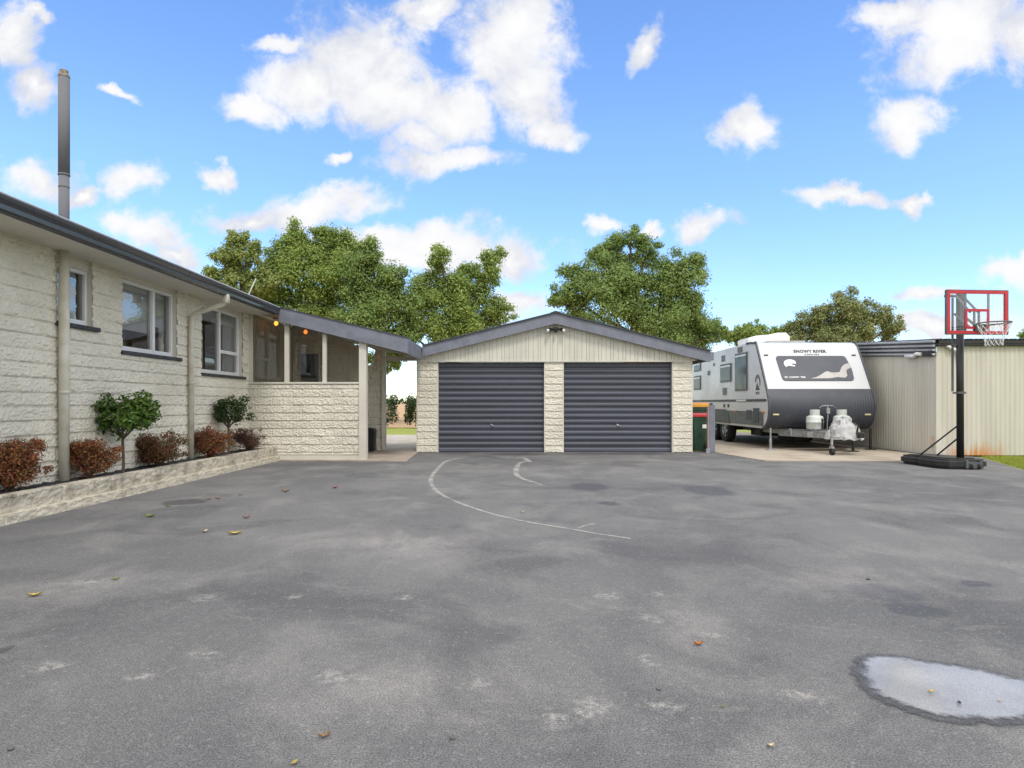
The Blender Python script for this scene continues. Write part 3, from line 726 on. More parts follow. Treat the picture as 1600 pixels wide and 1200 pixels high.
# ------------------------------------------------------------------ plants
def leaves(centres, count, size, aspect=.5, shell=.55, up=.3, jitter=.15, rng=random, curl=0, nr=.7):
    """centres: list of (centre, (rx, ry, rz)); leaf quads scattered through each ellipsoid, denser towards its skin"""
    vs, fs = [], []
    wts = [r[0]*r[2]+r[1]*r[2] for _, r in centres]; tot = sum(wts)
    for (c, r), w in zip(centres, wts):
        for _ in range(int(count*w/tot)):
            a = rng.uniform(0, 2*math.pi); zz = rng.uniform(-1, 1); s = math.sqrt(1-zz*zz)
            n = Vector((s*math.cos(a), s*math.sin(a), zz))
            t = shell+(1-shell)*rng.random()**.7
            t *= 1+rng.gauss(0, jitter)
            bump = 1+.28*noise.noise(Vector((n.x*2.2+c[0], n.y*2.2+c[1], n.z*2.2+c[2])))
            p = Vector(c)+Vector((n.x*r[0], n.y*r[1], n.z*r[2]))*t*bump
            d = (n+Vector((rng.gauss(0, nr), rng.gauss(0, nr), rng.gauss(0, nr)+up))).normalized()
            u = d.cross(Vector((rng.gauss(0, 1), rng.gauss(0, 1), rng.gauss(0, 1)))).normalized(); v = d.cross(u)
            sz = size*rng.uniform(.6, 1.35); k = len(vs)
            vs += [p-u*sz*.5, p+v*sz*aspect*.5+d*curl*sz, p+u*sz*.5, p-v*sz*aspect*.5+d*curl*sz]
            fs.append((k, k+1, k+2, k+3))
    return vs, fs

def shrub(name, px, py_top, py_bot, wpx, d, mat, label, cat, count=2600, size=.045, lump=9, group=None, boxy=False, sparse=False):
    x = (px-800)*d/1000; w = wpx*d/1000; z0 = .235; h = H+(630-py_top)*d/1000-z0
    t = thing(name, label, cat, (x, d, z0), group)
    rg = random.Random(int(px*7+13)); cs = []
    for i in range(lump):
        a = rg.uniform(0, 6.28); rr = rg.uniform(.15, .62)*(w/2)
        zc = z0+h*rg.uniform(.25, .82)
        if boxy: rr *= 1.05; zc = z0+h*rg.uniform(.22, .8)
        cs.append(((x+math.cos(a)*rr, d+math.sin(a)*rr*.62, zc), (w*.24, w*.2, h*.2)))
    cs.append(((x, d, z0+h*.45), (w*.36, w*.28, h*.42)))
    for i in range(int(lump*1.2)):                # sprigs that break the outline
        a = rg.uniform(0, 6.28); rr = w*.5*rg.uniform(.75, 1.06)
        cs.append(((x+math.cos(a)*rr, d+math.sin(a)*rr*.6, z0+h*rg.uniform(.3, .95)), (w*.075, w*.07, h*.09)))
    v, f = leaves(cs, count, size, .48, .35, .4, .16, rg, .12)
    v = [(p.x, p.y, max(p.z, z0-.01)) for p in v]
    from_data('crown', v, f, mat, t)
    mb = MB()
    for i in range(16):
        a = rg.uniform(0, 6.28); e = Vector((x+math.cos(a)*w*.34, d+math.sin(a)*w*.24, z0+h*rg.uniform(.5, .9)))
        mb.tube([(x+rg.gauss(0, .03), d+rg.gauss(0, .03), z0-.03), ((x+e.x)/2, (d+e.y)/2, z0+h*.35), e], [.009, .006, .003], 5)
    mb.build('stem', M_trunk, t)
G1 = 'coppery shrubs in the planting bed'
shrub('copper_shrub', 14, 684, 775, 112, 6.3, M_redleafo, 'large coppery red shrub nearest the left edge of the photo', 'shrub', 12000, .03, 15, G1)
shrub('copper_shrub', 140, 684, 752, 92, 7.35, M_redleafo, 'orange tipped red shrub just right of the thick downpipe', 'shrub', 9500, .03, 14, G1)
shrub('copper_shrub', 250, 673, 733, 86, 8.8, M_redleaf, 'rounded dark red shrub between the small green tree and the thin downpipe', 'shrub', 9500, .03, 14, G1)
shrub('copper_shrub', 329, 662, 722, 64, 10.2, M_redleafo, 'square clipped orange red shrub beside the thin downpipe', 'shrub', 9000, .03, 16, G1, True)
shrub('copper_shrub', 390, 668, 708, 54, 11.55, M_purple, 'small sparse purplish shrub at the far end of the planting bed', 'shrub', 4200, .032, 10, G1)

def standard(px, crown, d, mat, label, stem_bot, size, count, seed):
    x = (px-800)*d/1000
    t = thing('topiary_tree', label, 'small tree', (x, d, .235), 'ball topped trees in the planting bed')
    rg = random.Random(seed); cs = []
    x0, y0, x1, y1 = crown; cx = ((x0+x1)/2-800)*d/1000; w = (x1-x0)*d/1000; zt = H+(630-y0)*d/1000; zb = H+(630-y1)*d/1000; h = zt-zb
    cs.append(((cx, d, zb+h*.5), (w*.4, w*.3, h*.4)))
    for i in range(26):
        a = rg.uniform(0, 6.28); rr = rg.uniform(.5, 1.12)*w*.41
        cs.append(((cx+math.cos(a)*rr, d+math.sin(a)*rr*.7, zb+h*rg.uniform(.25, .92)), (w*.12, w*.11, h*.14)))
    v, f = leaves(cs, count, size, .42, .45, .5, .14, rg, .12)
    from_data('crown', [tuple(p) for p in v], f, mat, t)
    mb = MB(); mb.tube([(x, d, .15), (x+.008, d, .35), (x-.004, d, zb+.02), (x, d, zb+h*.3)], [.02, .017, .016, .013], 8)
    for i in range(9):
        a = rg.uniform(0, 6.28); mb.tube([(x, d, zb-.02), (x+math.cos(a)*w*.14, d+math.sin(a)*w*.12, zb+h*.22), (cx+math.cos(a)*w*.34, d+math.sin(a)*w*.28, zb+h*.55)], [.01, .007, .003], 5)
    mb.build('trunk', M_trunk, t)
standard(192, (131, 614, 249, 684), 7.95, M_glossy, 'bright green ball topped small tree below the wide window', 742, .07, 3000, 8)
standard(357, (327, 616, 394, 668), 10.9, M_glossyd, 'dark green ball topped small tree below the farthest house window', 700, .058, 2400, 9)

# ------------------------------------------------------------------ trees behind
def tree(name, d, trunk_px, clumps, mat, label, n, size, group=None, seed=1, depth=.8, fill=1):
    x = (trunk_px-800)*d/1000
    t = thing(name, label, 'tree', (x, d, -.05), group)
    rg = random.Random(seed); cs = []; ends = []
    for (px, py, r) in clumps:
        c = at(px, py, d); rr = r*1.1*d/1000; c.y += rg.uniform(-.5, .5)*rr*1.6*depth
        ends.append((c, rr))
        for k in range(11):                         # each clump is a loose bunch of leafy sprays
            a = rg.uniform(0, 6.28); zz = rg.uniform(-.75, .95); s = math.sqrt(max(0, 1-zz*zz))
            q = Vector((s*math.cos(a), s*math.sin(a)*.9, zz))*rr*rg.uniform(.5, .98)
            e = rr*rg.uniform(.3, .5)
            cs.append(((c.x+q.x, c.y+q.y, c.z+q.z), (e, e, e*.78)))
        cs.append((tuple(c), (rr*.78, rr*.78, rr*.72)))
    v, f = leaves(cs, n, size, .55, .3, .5, .2, rg, .1, .45)
    from_data('crown', [tuple(p) for p in v], f, mat, t)
    mb = MB()
    ztop = max(c.z for c, _ in ends); zlow = min(c.z-r for c, r in ends)
    hub = Vector((x, d, max(1.5, zlow*.7))); top = Vector((x+.3, d, ztop*.8))
    mb.tube([(x, d, -.1), (x+.05, d, 1), tuple(hub), tuple(hub.lerp(top, .5)), tuple(top)], [.42, .34, .28, .17, .06], 10)
    for c, r in ends:
        if c.z < 4.5: continue
        s = hub.lerp(top, min(.85, max(0, (c.z-hub.z)/(top.z-hub.z+.01)*.55)))
        m = s.lerp(c, .5)+Vector((0, 0, -.25)); mb.tube([s, m, c, c+Vector((rg.gauss(0, .3)*r, 0, r*.6))], [.13, .085, .045, .012], 6)
        for k in range(4):
            q = c+Vector((rg.uniform(-.7, .7)*r, rg.uniform(-.6, .6)*r, rg.uniform(-.2, .8)*r)); mb.tube([m.lerp(c, .6), q.lerp(c, .4), q], [.03, .018, .008], 5)
    mb.build('trunk', M_trunk, t)
    return t
GT = 'tall trees behind the garage and porch'
tree('broadleaf_tree', 36, 372, [(372, 378, 19), (350, 402, 20), (392, 398, 22), (338, 432, 17), (376, 424, 22), (362, 455, 26), (405, 440, 24), (350, 480, 24)], M_leafB, 'thin yellowish tree standing leftmost above the house roof', 17000, .17, GT, 11)
tree('broadleaf_tree', 39, 510, [(510, 368, 24), (470, 375, 22), (455, 400, 30), (500, 400, 36), (548, 390, 28), (430, 415, 24), (480, 440, 44), (535, 440, 42), (430, 455, 32), (400, 470, 30), (570, 470, 30), (505, 490, 40), (455, 495, 36), (545, 415, 24)], M_leafA, 'broad full green tree above the sloping porch roof', 76000, .155, GT, 12)
tree('broadleaf_tree', 37, 590, [(580, 400, 24), (565, 430, 30), (612, 430, 26), (600, 460, 36), (565, 480, 36), (630, 475, 24), (590, 508, 38), (545, 515, 30), (625, 520, 24), (640, 500, 18)], M_leafC, 'dark green rounded tree just left of the gap above the porch roof', 46000, .155, GT, 13)
tree('broadleaf_tree', 40, 700, [(690, 405, 22), (680, 435, 30), (665, 465, 30), (770, 405, 20), (765, 435, 20), (735, 425, 22), (715, 455, 32), (755, 465, 28), (700, 490, 40), (660, 500, 28), (745, 495, 36), (782, 490, 20), (640, 520, 22), (690, 522, 32), (735, 525, 30), (622, 545, 20), (614, 566, 15), (603, 556, 14), (588, 560, 16), (606, 578, 8)], M_leafA, 'forked green tree with two tops left of the garage gable', 58000, .155, GT, 14)
tree('broadleaf_tree', 38, 985, [(955, 378, 20), (982, 374, 18), (1008, 382, 18), (940, 400, 22), (965, 405, 26), (1005, 405, 20), (905, 435, 28), (885, 460, 24), (935, 440, 34), (975, 445, 38), (1020, 440, 34), (1070, 418, 26), (1060, 445, 36), (900, 480, 30), (950, 485, 44), (1010, 490, 48), (1070, 485, 36), (1085, 470, 18), (1100, 505, 26), (1040, 520, 40), (1085, 530, 34), (1118, 525, 16), (872, 470, 14)], M_leafC, 'largest dark green tree rising behind the right half of the garage roof', 92000, .15, GT, 15)
tree('broadleaf_tree', 42, 1320, [(1322, 468, 18), (1305, 485, 24), (1340, 488, 26), (1270, 500, 22), (1255, 515, 22), (1300, 512, 30), (1345, 515, 30), (1375, 495, 20), (1388, 510, 18), (1390, 525, 16), (1245, 528, 16), (1320, 530, 34), (1280, 535, 28)], M_leafD, 'brownish olive tree showing above the caravan and shed roof', 36000, .16, GT, 16)
tree('broadleaf_tree', 44, 1165, [(1160, 520, 14), (1180, 516, 16), (1145, 526, 14), (1200, 524, 18), (1225, 518, 14), (1215, 532, 20), (1170, 532, 20), (1240, 512, 8)], M_leafA, 'low bright green tree top just behind the caravan roof', 12000, .16, 'distant low trees', 17)
tree('broadleaf_tree', 44, 1612, [(1606, 524, 13), (1620, 518, 18), (1640, 522, 20), (1600, 530, 10)], M_leafA, 'green tree top at the far right edge above the shed', 7000, .16, 'distant low trees', 18)
def bush(x, y, r, h, label):
    t = thing('round_bush', label, 'bush', (x, y, -.03), 'clipped bushes beyond the porch')
    rg = random.Random(int(x*31)); cs = [((x, y, h*.5), (r*.85, r*.85, h*.48))]
    for i in range(14):
        a = rg.uniform(0, 6.28); cs.append(((x+math.cos(a)*r*.75, y+math.sin(a)*r*.75, h*rg.uniform(.2, .85)), (r*.28, r*.28, h*.2)))
    v, f = leaves(cs, 5000, .09, .55, .5, .4, .1, rg); from_data('crown', [(p.x, p.y, max(p.z, -.03)) for p in v], f, M_leafE, t)
    mb = MB(); mb.tube([(x, y, -.05), (x, y, h*.4), (x+.05, y, h*.7)], [.08, .06, .02], 6); mb.build('trunk', M_trunk, t)
bush(-6.0, 29, .9, 1.52, 'dark clipped bush on the left of the view through the porch')
bush(-4.05, 29, .85, 1.55, 'dark clipped bush against the garage side in the porch view')
# far wood on the horizon
vs, fs = [], []; rg = random.Random(5)
for i in range(2600):
    x = rg.uniform(-420, 420); h = 5+2.5*noise.noise(Vector((x*.05, 0, 0))); z = rg.uniform(0, 1)**.7*h; y = 700+rg.uniform(-6, 6); s = rg.uniform(1, 2.4)
    k = len(vs); a = rg.uniform(0, 3.14); vs += [(x-s*math.cos(a), y-s*math.sin(a), z-s*.6), (x+s*math.cos(a), y+s*math.sin(a), z-s*.5), (x+s*.2, y, z+s)]; fs.append((k, k+1, k+2))
struct(from_data('far_wood', vs, fs, M_leafE), 'stuff')

# ------------------------------------------------------------------ black bin in the porch
x0, y0 = -3.2, 14.3
bb = thing('black_bin', 'tall black bin standing inside the porch behind the corner post', 'bin', (x0, y0, .02))
mb = MB(); mb.prism([(x0-.13, y0-.12, .04), (x0+.13, y0-.12, .04), (x0+.15, y0-.12, .46), (x0-.15, y0-.12, .46)], (0, .26, 0), .02); mb.build('body', M_black, bb)
mb = MB(); mb.prism([(x0-.155, y0-.13, .462), (x0+.155, y0-.13, .462), (x0+.14, y0-.13, .52), (x0+.06, y0-.13, .55), (x0-.06, y0-.13, .55), (x0-.14, y0-.13, .52)], (0, .28, 0), .01); mb.build('lid', M_black, bb)

# ------------------------------------------------------------------ wheelie bins and gate board
def wheelie(x, y, w, h, lid, label):
    t = thing('wheelie_bin', label, 'bin', (x, y, .016), 'wheelie bins beside the garage'); z0 = .016
    mb = MB(); b, tp = w*.36, w*.47
    def ring(z, s): return [(x-s, y-s*1.05, z), (x+s, y-s*1.05, z), (x+s, y+s*1.05, z), (x-s, y+s*1.05, z)]
    prof = [(z0+.03, b), (z0+h*.55, b+(tp-b)*.62), (z0+h*.82, tp*.97), (z0+h*.83, tp), (z0+h*.9, tp)]
    mb.sweep(lambda s: ring(*s), prof)
    bmesh.ops.bevel(mb.bm, geom=[e for e in mb.bm.edges if abs(e.verts[0].co.z-e.verts[1].co.z) > .02], offset=.025, segments=2, affect='EDGES')
    mb.build('body', M_bin, t)
    mb = MB(); zl = z0+h*.905
    mb.prism([(x-tp*1.04, y-tp*1.15, zl), (x-tp*1.04, y-tp*1.15, zl+h*.045), (x-tp*1.04, y, zl+h*.095), (x-tp*1.04, y+tp*1.1, zl+h*.07), (x-tp*1.04, y+tp*1.1, zl)], (tp*2.08, 0, 0), .012); mb.build('lid', lid, t)
    for s in (-1, 1):
        mb = MB(); mb.lathe((x+tp*.62, y+s*tp*.92, z0+.1), [(.03, -.03), (.085, -.03), (.1, -.015), (.1, .015), (.085, .03), (.03, .03)], 18, 'Y'); mb.build('wheel', M_rubber, t)
    mb = MB(); mb.cyl((x+tp*1.15, y-tp*.8, zl-.03), (x+tp*1.15, y+tp*.8, zl-.03), .015); mb.build('handle', M_black, t)
    mb = MB(); yf = y-b*1.05-(tp-b)*.62*1.05*.98; mb.box(x-.0, x+.09, yf-.012, yf-.004, z0+h*.6, z0+h*.7); mb.build('sticker', M_whitep, t)
wheelie(4.32, 14.75, .50, .86, M_red, 'green wheelie bin with a red lid, in front')
wheelie(4.50, 15.55, .5, 1.10, M_yel, 'green wheelie bin with a yellow lid, behind the red lidded one')
gb = thing('gate_post', 'slate grey board post beside the wheelie bins at the garage corner', 'post', (4.41, 14.15, 0))
mb = MB(); mb.box(4.345, 4.475, 14.1, 14.135, .0, 1.07, .004); mb.build('board', M_fascia, gb)
mb = MB(); mb.box(4.322, 4.342, 14.1, 14.2, .0, 1.0, .004); mb.build('stud', M_wood, gb)
mb = MB(); mb.box(4.27, 4.345, 14.06, 14.099, .0, .1, .004); mb.build('foot_bracket', M_galv, gb)
mb = MB(); mb.box(4.36, 4.42, 14.09, 14.15, 1.071, 1.1, .004); mb.build('latch', M_hoopblk, gb)

# ------------------------------------------------------------------ shed
def shed_mat():
    m, nt, b = newmat('shed_steel')
    tc = nt.new('ShaderNodeTexCoord').outputs['Object']
    n1 = nt.noise(nt.mapping(tc, sc=(3, 3, .25)), 1.5, 4)
    c = nt.mix(nt.rng(n1.outputs[0], .3, .7), (.56, .535, .465), (.49, .465, .40))
    # rust creeping up from the foot of the sheet
    g = nt.new('ShaderNodeNewGeometry'); sp = nt.new('ShaderNodeSeparateXYZ'); nt.l.new(g.outputs['Position'], sp.inputs[0])
    st = nt.noise(nt.mapping(tc, sc=(9, 9, .5)), 1.6, 4, .7)
    hgt = nt.math('ADD', sp.outputs[2], nt.math('MULTIPLY', nt.math('SUBTRACT', .5, st.outputs[0]), 1.0))
    rz_ = nt.rng(hgt, -.02, .3, 1, 0)
    rx = nt.math('MULTIPLY', nt.rng(sp.outputs[0], 8.9, 9.3), nt.rng(sp.outputs[0], 9.8, 10.4, 1, 0))
    ru = nt.math('MULTIPLY', rz_, rx)
    c = nt.mix(nt.math('MULTIPLY', ru, .9), c, nt.mix(nt.rng(st.outputs[0], .35, .65), (.6, .22, .03), (.5, .2, .04)))
    nt.l.new(c, b.inputs['Base Color']); b.inputs['Roughness'].default_value = .5; return m
M_shed = shed_mat()
shed = thing('shed', 'low cream corrugated steel shed with a rust stained corner at the right', 'shed', (11, 16, 0))
SX, SY = 8.8, 13.27
def corr(name, P, L, z0, z1f, parent, pitch=.076, amp=.009, mat=M_shed):
    n = int(L/pitch*6); v = []; f = []
    for i in range(n+1):
        s = L*i/n; ph = (s % pitch)/pitch
        h = amp*max(0, min(1, (.5-abs(ph-.5)-.12)*6))
        a = P(s, h, z0); b = P(s, h, z1f(s)); v += [tuple(a), tuple(b)]
        if i: f.append((2*i-2, 2*i, 2*i+1, 2*i-1))
    return from_data(name, v, f, mat, parent)
corr('front_wall', lambda s, h, z: Vector((SX+s, SY-h, z)), 7, .02, lambda s: 2.33, shed, .1, .014)
sidetop = lambda y: 2.07+(y-SY)*.073
corr('side_wall', lambda s, h, z: Vector((SX-h, SY+s, z)), 9, .02, lambda s: sidetop(SY+s)+.1, shed, .1, .014)
mb = MB(); mb.box(SX-.016, SX+.03, SY-.02, SY+.03, .0, 2.07); mb.build('corner_flashing', M_shed, shed)
# ribbed fascia down the side: pale ribs standing off a dark backing sheet
mb = MB(); mb.sweep(lambda y: [(SX-.03, y, sidetop(y)), (SX-.01, y, sidetop(y)), (SX-.01, y, sidetop(y)+.355), (SX-.03, y, sidetop(y)+.355)], [SY, SY+9]); rf = mb.build('ribbed_fascia', M_rooftin, shed)
for k in range(4):
    z0 = .02+k*.089
    mb = MB(); mb.sweep(lambda y: [(SX-.031, y, sidetop(y)+z0), (SX-.085, y, sidetop(y)+z0+.006), (SX-.09, y, sidetop(y)+z0+.04), (SX-.031, y, sidetop(y)+z0+.052)], [SY-.01, SY+9]); mb.build('rib', M_capping, rf)
mb = MB(); mb.box(SX-.02, SX+7, SY-.1, SY+.02, 2.28, 2.345, .01); mb.box(SX-.02, SX+7, SY-.12, SY-.1, 2.33, 2.40); mb.build('gutter', M_hoopblk, shed)
def rs(s): return 2.41+s*.07
v, f = [], []
for i in range(7*40):
    x = SX-.02+i/40; h = .02*max(0, math.sin(i*2*math.pi/40/.09*1.0)) ; k = len(v)
    v += [(x, SY-.14, rs(0)+h), (x, SY+9.2, rs(9.2)+h)]
    if i: f.append((k-2, k, k+1, k-1))
from_data('roof', v, f, M_rooftin, shed)
mb = MB(); mb.box(SX+6.9, SX+7, SY, SY+9, 0, 2.3); mb.box(SX, SX+7, SY+8.9, SY+9, 0, 2.6); mb.build('wall', M_shed, shed)
mb = MB(); mb.tube([(SX+.16, SY-.06, 2.3), (SX+.24, SY-.09, 2.24), (SX+.42, SY-.07, 2.17), (SX+.45, SY-.05, 2.1), (SX+.45, SY-.05, 1.95)], .032, 10); mb.build('downpipe', M_whitep, shed, True)
mb = MB(); mb.tube([(SX-.08, SY+.35, 2.14), (SX-.1, SY+.5, 2.16), (SX-.08, SY+.62, 2.12), (SX-.08, SY+.9, 2.14)], .04, 10); mb.build('overflow_pipe', M_whitep, shed, True)
mb = MB(); mb.box(SX-.1, SX-.062, SY+.02, SY+.32, 2.09, 2.2, .008); mb.build('gutter_end', M_hoopblk, shed)
mb = MB(); mb.box(SX-.04, SX-.017, SY+.05, SY+.14, .2, .42, .006); mb.build('socket_cover', pm('faded_pink', (.6, .45, .38), .6), shed)

# ------------------------------------------------------------------ caravan
van = thing('caravan', 'white and slate grey touring caravan parked on the concrete beside the shed', 'caravan', (7.2, 18, 0))
VX0, VX1 = 5.97, 8.42
prof = [(21.8, .52), (21.85, 2.3), (21.7, 2.52), (21.4, 2.6), (16.15, 2.62), (15.85, 2.60), (15.7, 2.56), (15.6, 2.47), (15.0, 1.43), (14.9, 1.2), (14.86, 1.02), (14.88, .84), (14.95, .68), (15.08, .56), (15.25, .50)]
FR = [(15.6, 2.47), (15.0, 1.43), (14.9, 1.2), (14.86, 1.02), (14.88, .84), (14.95, .68), (15.08, .56), (15.25, .50)]
def fy_(z):
    return 15.0+.6*(z-1.43)/1.04
mb = MB(); mb.prism([(VX0, y, z) for y, z in prof], (VX1-VX0, 0, 0)); body = mb.build('body', M_white, van)
# slate lower nose with ribs
def smooth_curve(pts, n=8):
    P = [Vector((a, b, 0)) for a, b in pts]; Q = []
    for i in range(len(P)-1):
        p0 = P[max(i-1, 0)]; p1 = P[i]; p2 = P[i+1]; p3 = P[min(i+2, len(P)-1)]
        for k in range(n):
            t = k/n; Q.append(.5*((2*p1)+(p2-p0)*t+(2*p0-5*p1+4*p2-p3)*t*t+(3*p1-p0-3*p2+p3)*t**3))
    Q.append(P[-1]); return [(q.x, q.y) for q in Q]
cur = smooth_curve(FR[1:], 6)
mb = MB()
nx = 200
def nose(i, j):
    x = VX0+.01+(VX1-VX0-.02)*i/(nx-1); y, z = cur[j]
    u = abs((x-(VX0+VX1)/2)/1.225)
    amp = .0015+.014*max(0, min(1, (u-.45)/.35))
    rib = amp*(1-abs(math.sin((x-VX0)*math.pi/.062)))
    fade = min(1, max(0, (1.3-z)/.25))
    k = min(len(cur)-1, j+1); k0 = max(0, j-1); tx, tz = cur[k][0]-cur[k0][0], cur[k][1]-cur[k0][1]; L = math.hypot(tx, tz)
    n_ = (tz/L, -tx/L)
    o = .012+rib*fade
    return (x, y+n_[0]*o, z+n_[1]*o)
mb.grid(nose, nx, len(cur)); nz_ = mb.build('nose_panel', M_vangrey, van)
def strip_along(pts, x0, x1, off, name, mat, width=.0):
    c2 = smooth_curve(pts, 6); mb = MB(); rings = []
    for j in range(len(c2)):
        k, k0 = min(len(c2)-1, j+1), max(0, j-1); tx, tz = c2[k][0]-c2[k0][0], c2[k][1]-c2[k0][1]; L = math.hypot(tx, tz) or 1
        y, z = c2[j][0]+tz/L*off, c2[j][1]-tx/L*off; y2, z2 = c2[j][0]-tz/L*.03, c2[j][1]+tx/L*.03
        rings.append([(x0, y, z), (x1, y, z), (x1, y2, z2), (x0, y2, z2)])
    mb.sweep(lambda r: r, rings); return mb.build(name, mat, van)
TR = [(16.3, 2.62), (16.0, 2.61), (15.75, 2.58), (15.62, 2.5)]+FR[1:]
strip_along(TR, VX0-.014, VX0+.022, .02, 'edge_trim', M_vangrey); strip_along(TR, VX1-.015, VX1+.014, .02, 'edge_trim', M_vangrey)
def on_front(poly, off, th, name, mat, parent):
    n = Vector((0, -1.04, .6)).normalized(); mb = MB()
    mb.prism([Vector((x, fy_(z), z))+n*off for x, z in poly], n*th); return mb.build(name, mat, parent)
def rounded(pts, r=.05, k=4):
    out = []; n = len(pts)
    for i in range(n):
        p0, p, p1 = (Vector(pts[i-1]), Vector(pts[i]), Vector(pts[(i+1) % n]))
        a = p+(p0-p).normalized()*r; b = p+(p1-p).normalized()*r
        for j in range(k+1):
            t = j/k; q = a*(1-t)**2+p*2*t*(1-t)+b*t*t; out.append((q.x, q.y))
    return out
fw = on_front(rounded([(6.36, 2.23), (6.40, 1.63), (8.08, 1.63), (8.1, 1.9), (8.03, 2.23)], .07), .0, .025, 'front_window', M_graph, van)
on_front([(7.05, 1.67), (7.2, 1.705), (7.32, 1.76), (7.42, 1.82), (7.5, 1.85), (7.58, 1.815), (7.68, 1.815), (7.78, 1.825), (7.86, 1.94), (7.94, 2.01), (8.03, 2.04), (8.07, 2.03), (8.08, 1.93), (8.0, 1.9), (7.95, 1.86), (7.94, 1.74), (7.88, 1.69), (7.7, 1.705), (7.5, 1.675)], .026, .003, 'mountain_graphic', pm('graphic_beige', (.47, .45, .425), .4, var=.1), fw)
arc = []
for i in range(13): a = R(205-i*14); arc.append((6.67+.16*math.cos(a), 2.03+.11*math.sin(a)))
arc += [(6.8, 2.03), (6.72, 2.04), (6.68, 2.025), (6.72, 2.0), (6.78, 1.985), (6.75, 1.965), (6.66, 1.975), (6.6, 1.985), (6.55, 1.95)]
on_front(arc, .026, .003, 'emblem', M_whitep, fw)
def text_on(txt, size, M, name, mat, parent, th=.003, spacing=1.0, bold=0):
    cu = bpy.data.curves.new(name, 'FONT'); cu.body = txt; cu.size = size; cu.align_x = 'CENTER'; cu.extrude = th; cu.space_character = spacing; cu.offset = bold
    ob = bpy.data.objects.new(name, cu); COL.objects.link(ob)
    dg = bpy.context.evaluated_depsgraph_get(); me = bpy.data.meshes.new_from_object(ob.evaluated_get(dg))
    bpy.data.objects.remove(ob); bpy.data.curves.remove(cu)
    me.transform(M); me.transform(Matrix.Translation(-root_loc(parent))); me.materials.clear(); me.materials.append(mat); me.name = name
    o = bpy.data.objects.new(name, me); link(o, parent); return o
def front_matrix(x, z, off):
    n = Vector((0, -1.04, .6)).normalized(); u = Vector((1, 0, 0)); v = n.cross(u); p = Vector((x, fy_(z), z))+n*off
    return Matrix(((u.x, v.x, n.x, p.x), (u.y, v.y, n.y, p.y), (u.z, v.z, n.z, p.z), (0, 0, 0, 1)))
M_ink = pm('dark_lettering', (.05, .052, .06), .5)
for word, wx in (('SNOWY', 7.05), ('RIVER', 7.46)): text_on(word, .112, front_matrix(wx, 2.325, .006), 'lettering', M_ink, van, spacing=1.1, bold=.003)
text_on('CARAVANS', .055, front_matrix(7.25, 2.262, .006), 'lettering', M_vent, van, spacing=1.35)
for word, wx in (('SEE', 6.48), ('COUNTRY', 6.67), ('TREK', 6.88)): text_on(word, .05, front_matrix(wx, 1.685, .03), 'lettering', M_whitep, fw, spacing=1.0, bold=.002)
for x in (6.14, 8.26):
    on_front(rounded([(x-.05, 2.27), (x-.05, 2.245), (x+.05, 2.245), (x+.05, 2.27)], .01), 0, .02, 'marker_light', M_vangrey, van)
# left side: everything on the plane x = VX0, p(x,y) ranges given as (y0, y1, z0, z1)
def side_panel(y0, y1, z0, z1, th, name, mat, parent=None, bev=.0):
    mb = MB(); mb.box(VX0-th, VX0+.02, y0, y1, z0, z1, bev); return mb.build(name, mat, parent or van)
def side_window(y0, y1, z0, z1):
    w = side_panel(y0, y1, z0, z1, .022, 'window', M_vent, None, .008)
    mb = MB(); mb.box(VX0-.03, VX0-.0, y0+.035, y1-.035, z0+.035, z1-.035, .006); mb.build('pane', M_tint, w)
    mb = MB(); mb.box(VX0-.034, VX0-.0, y0+.06, y1-.06, z1-.1, z1-.055, .004); mb.build('top_rail', M_alu, w)
    return w
side_window(16.2, 17.1, 1.42, 2.41)
side_window(17.38, 18.3, 1.69, 2.2)
side_window(20.2, 20.95, 1.53, 1.98); side_window(20.2, 20.95, 2.12, 2.42)
for y0, y1, z0, z1 in ((16.58, 16.9, 2.43, 2.57), (17.95, 18.2, 2.28, 2.45), (18.85, 18.95, 2.2, 2.28), (19.3, 19.5, 1.95, 2.08), (17.8, 18.1, 1.33, 1.53)):
    side_panel(y0, y1, z0, z1, .02, 'vent', M_vent, None, .006)
side_panel(15.02, 21.7, 1.14, 1.2, .012, 'stripe', M_vangrey)
side_panel(16.3, 17.0, 1.15, 1.19, .016, 'name_strip', M_whitep)
side_panel(15.2, 21.7, .56, .90, .014, 'kick_plate', pm('checker_plate', (.11, .11, .11), .4, metal=.3, var=.2, vs=12, bump=.8, bs=60), None)
for y0, y1, z0, z1 in ((15.45, 15.8, .62, .98), (15.95, 16.25, .68, .93)): side_panel(y0, y1, z0, z1, .022, 'hatch', M_vangrey, None, .006)
for y in (17.6, 17.95): side_panel(y, y+.1, .99, 1.07, .018, 'hatch', M_black, None, .004)
for y in (15.12, 17.0, 19.2): side_panel(y, y+.1, .86, .905, .03, 'side_marker', emis('marker_amber', (.6, .2, .05), 0), None, .004)
# horse head style mark on the flank
mb = MB(); yc, zc = 15.55, 1.6
pts = []
for i in range(12): a = R(200-i*17); pts.append((yc-.17*math.cos(a)*-1, zc+.2*math.sin(a)))
for i in range(11, -1, -1): a = R(200-i*17); pts.append((yc+.12*math.cos(a), zc-.03+.15*math.sin(a)))
mb.prism([(VX0-.008, y, z) for y, z in pts], (.006, 0, 0)); mb.build('emblem', M_vent, van)
mb = MB(); mb.prism([(VX0-.008, yc-.13, 1.42), (VX0-.008, yc+.12, 1.42), (VX0-.008, yc+.04, 1.6)], (.006, 0, 0)); mb.build('emblem', M_ink, van)
MS = Matrix(((0, 0, -1, VX0-.005), (-1, 0, 0, yc), (0, 1, 0, 1.32), (0, 0, 0, 1)))
text_on('SRC22', .08, MS, 'lettering', M_vent, van)
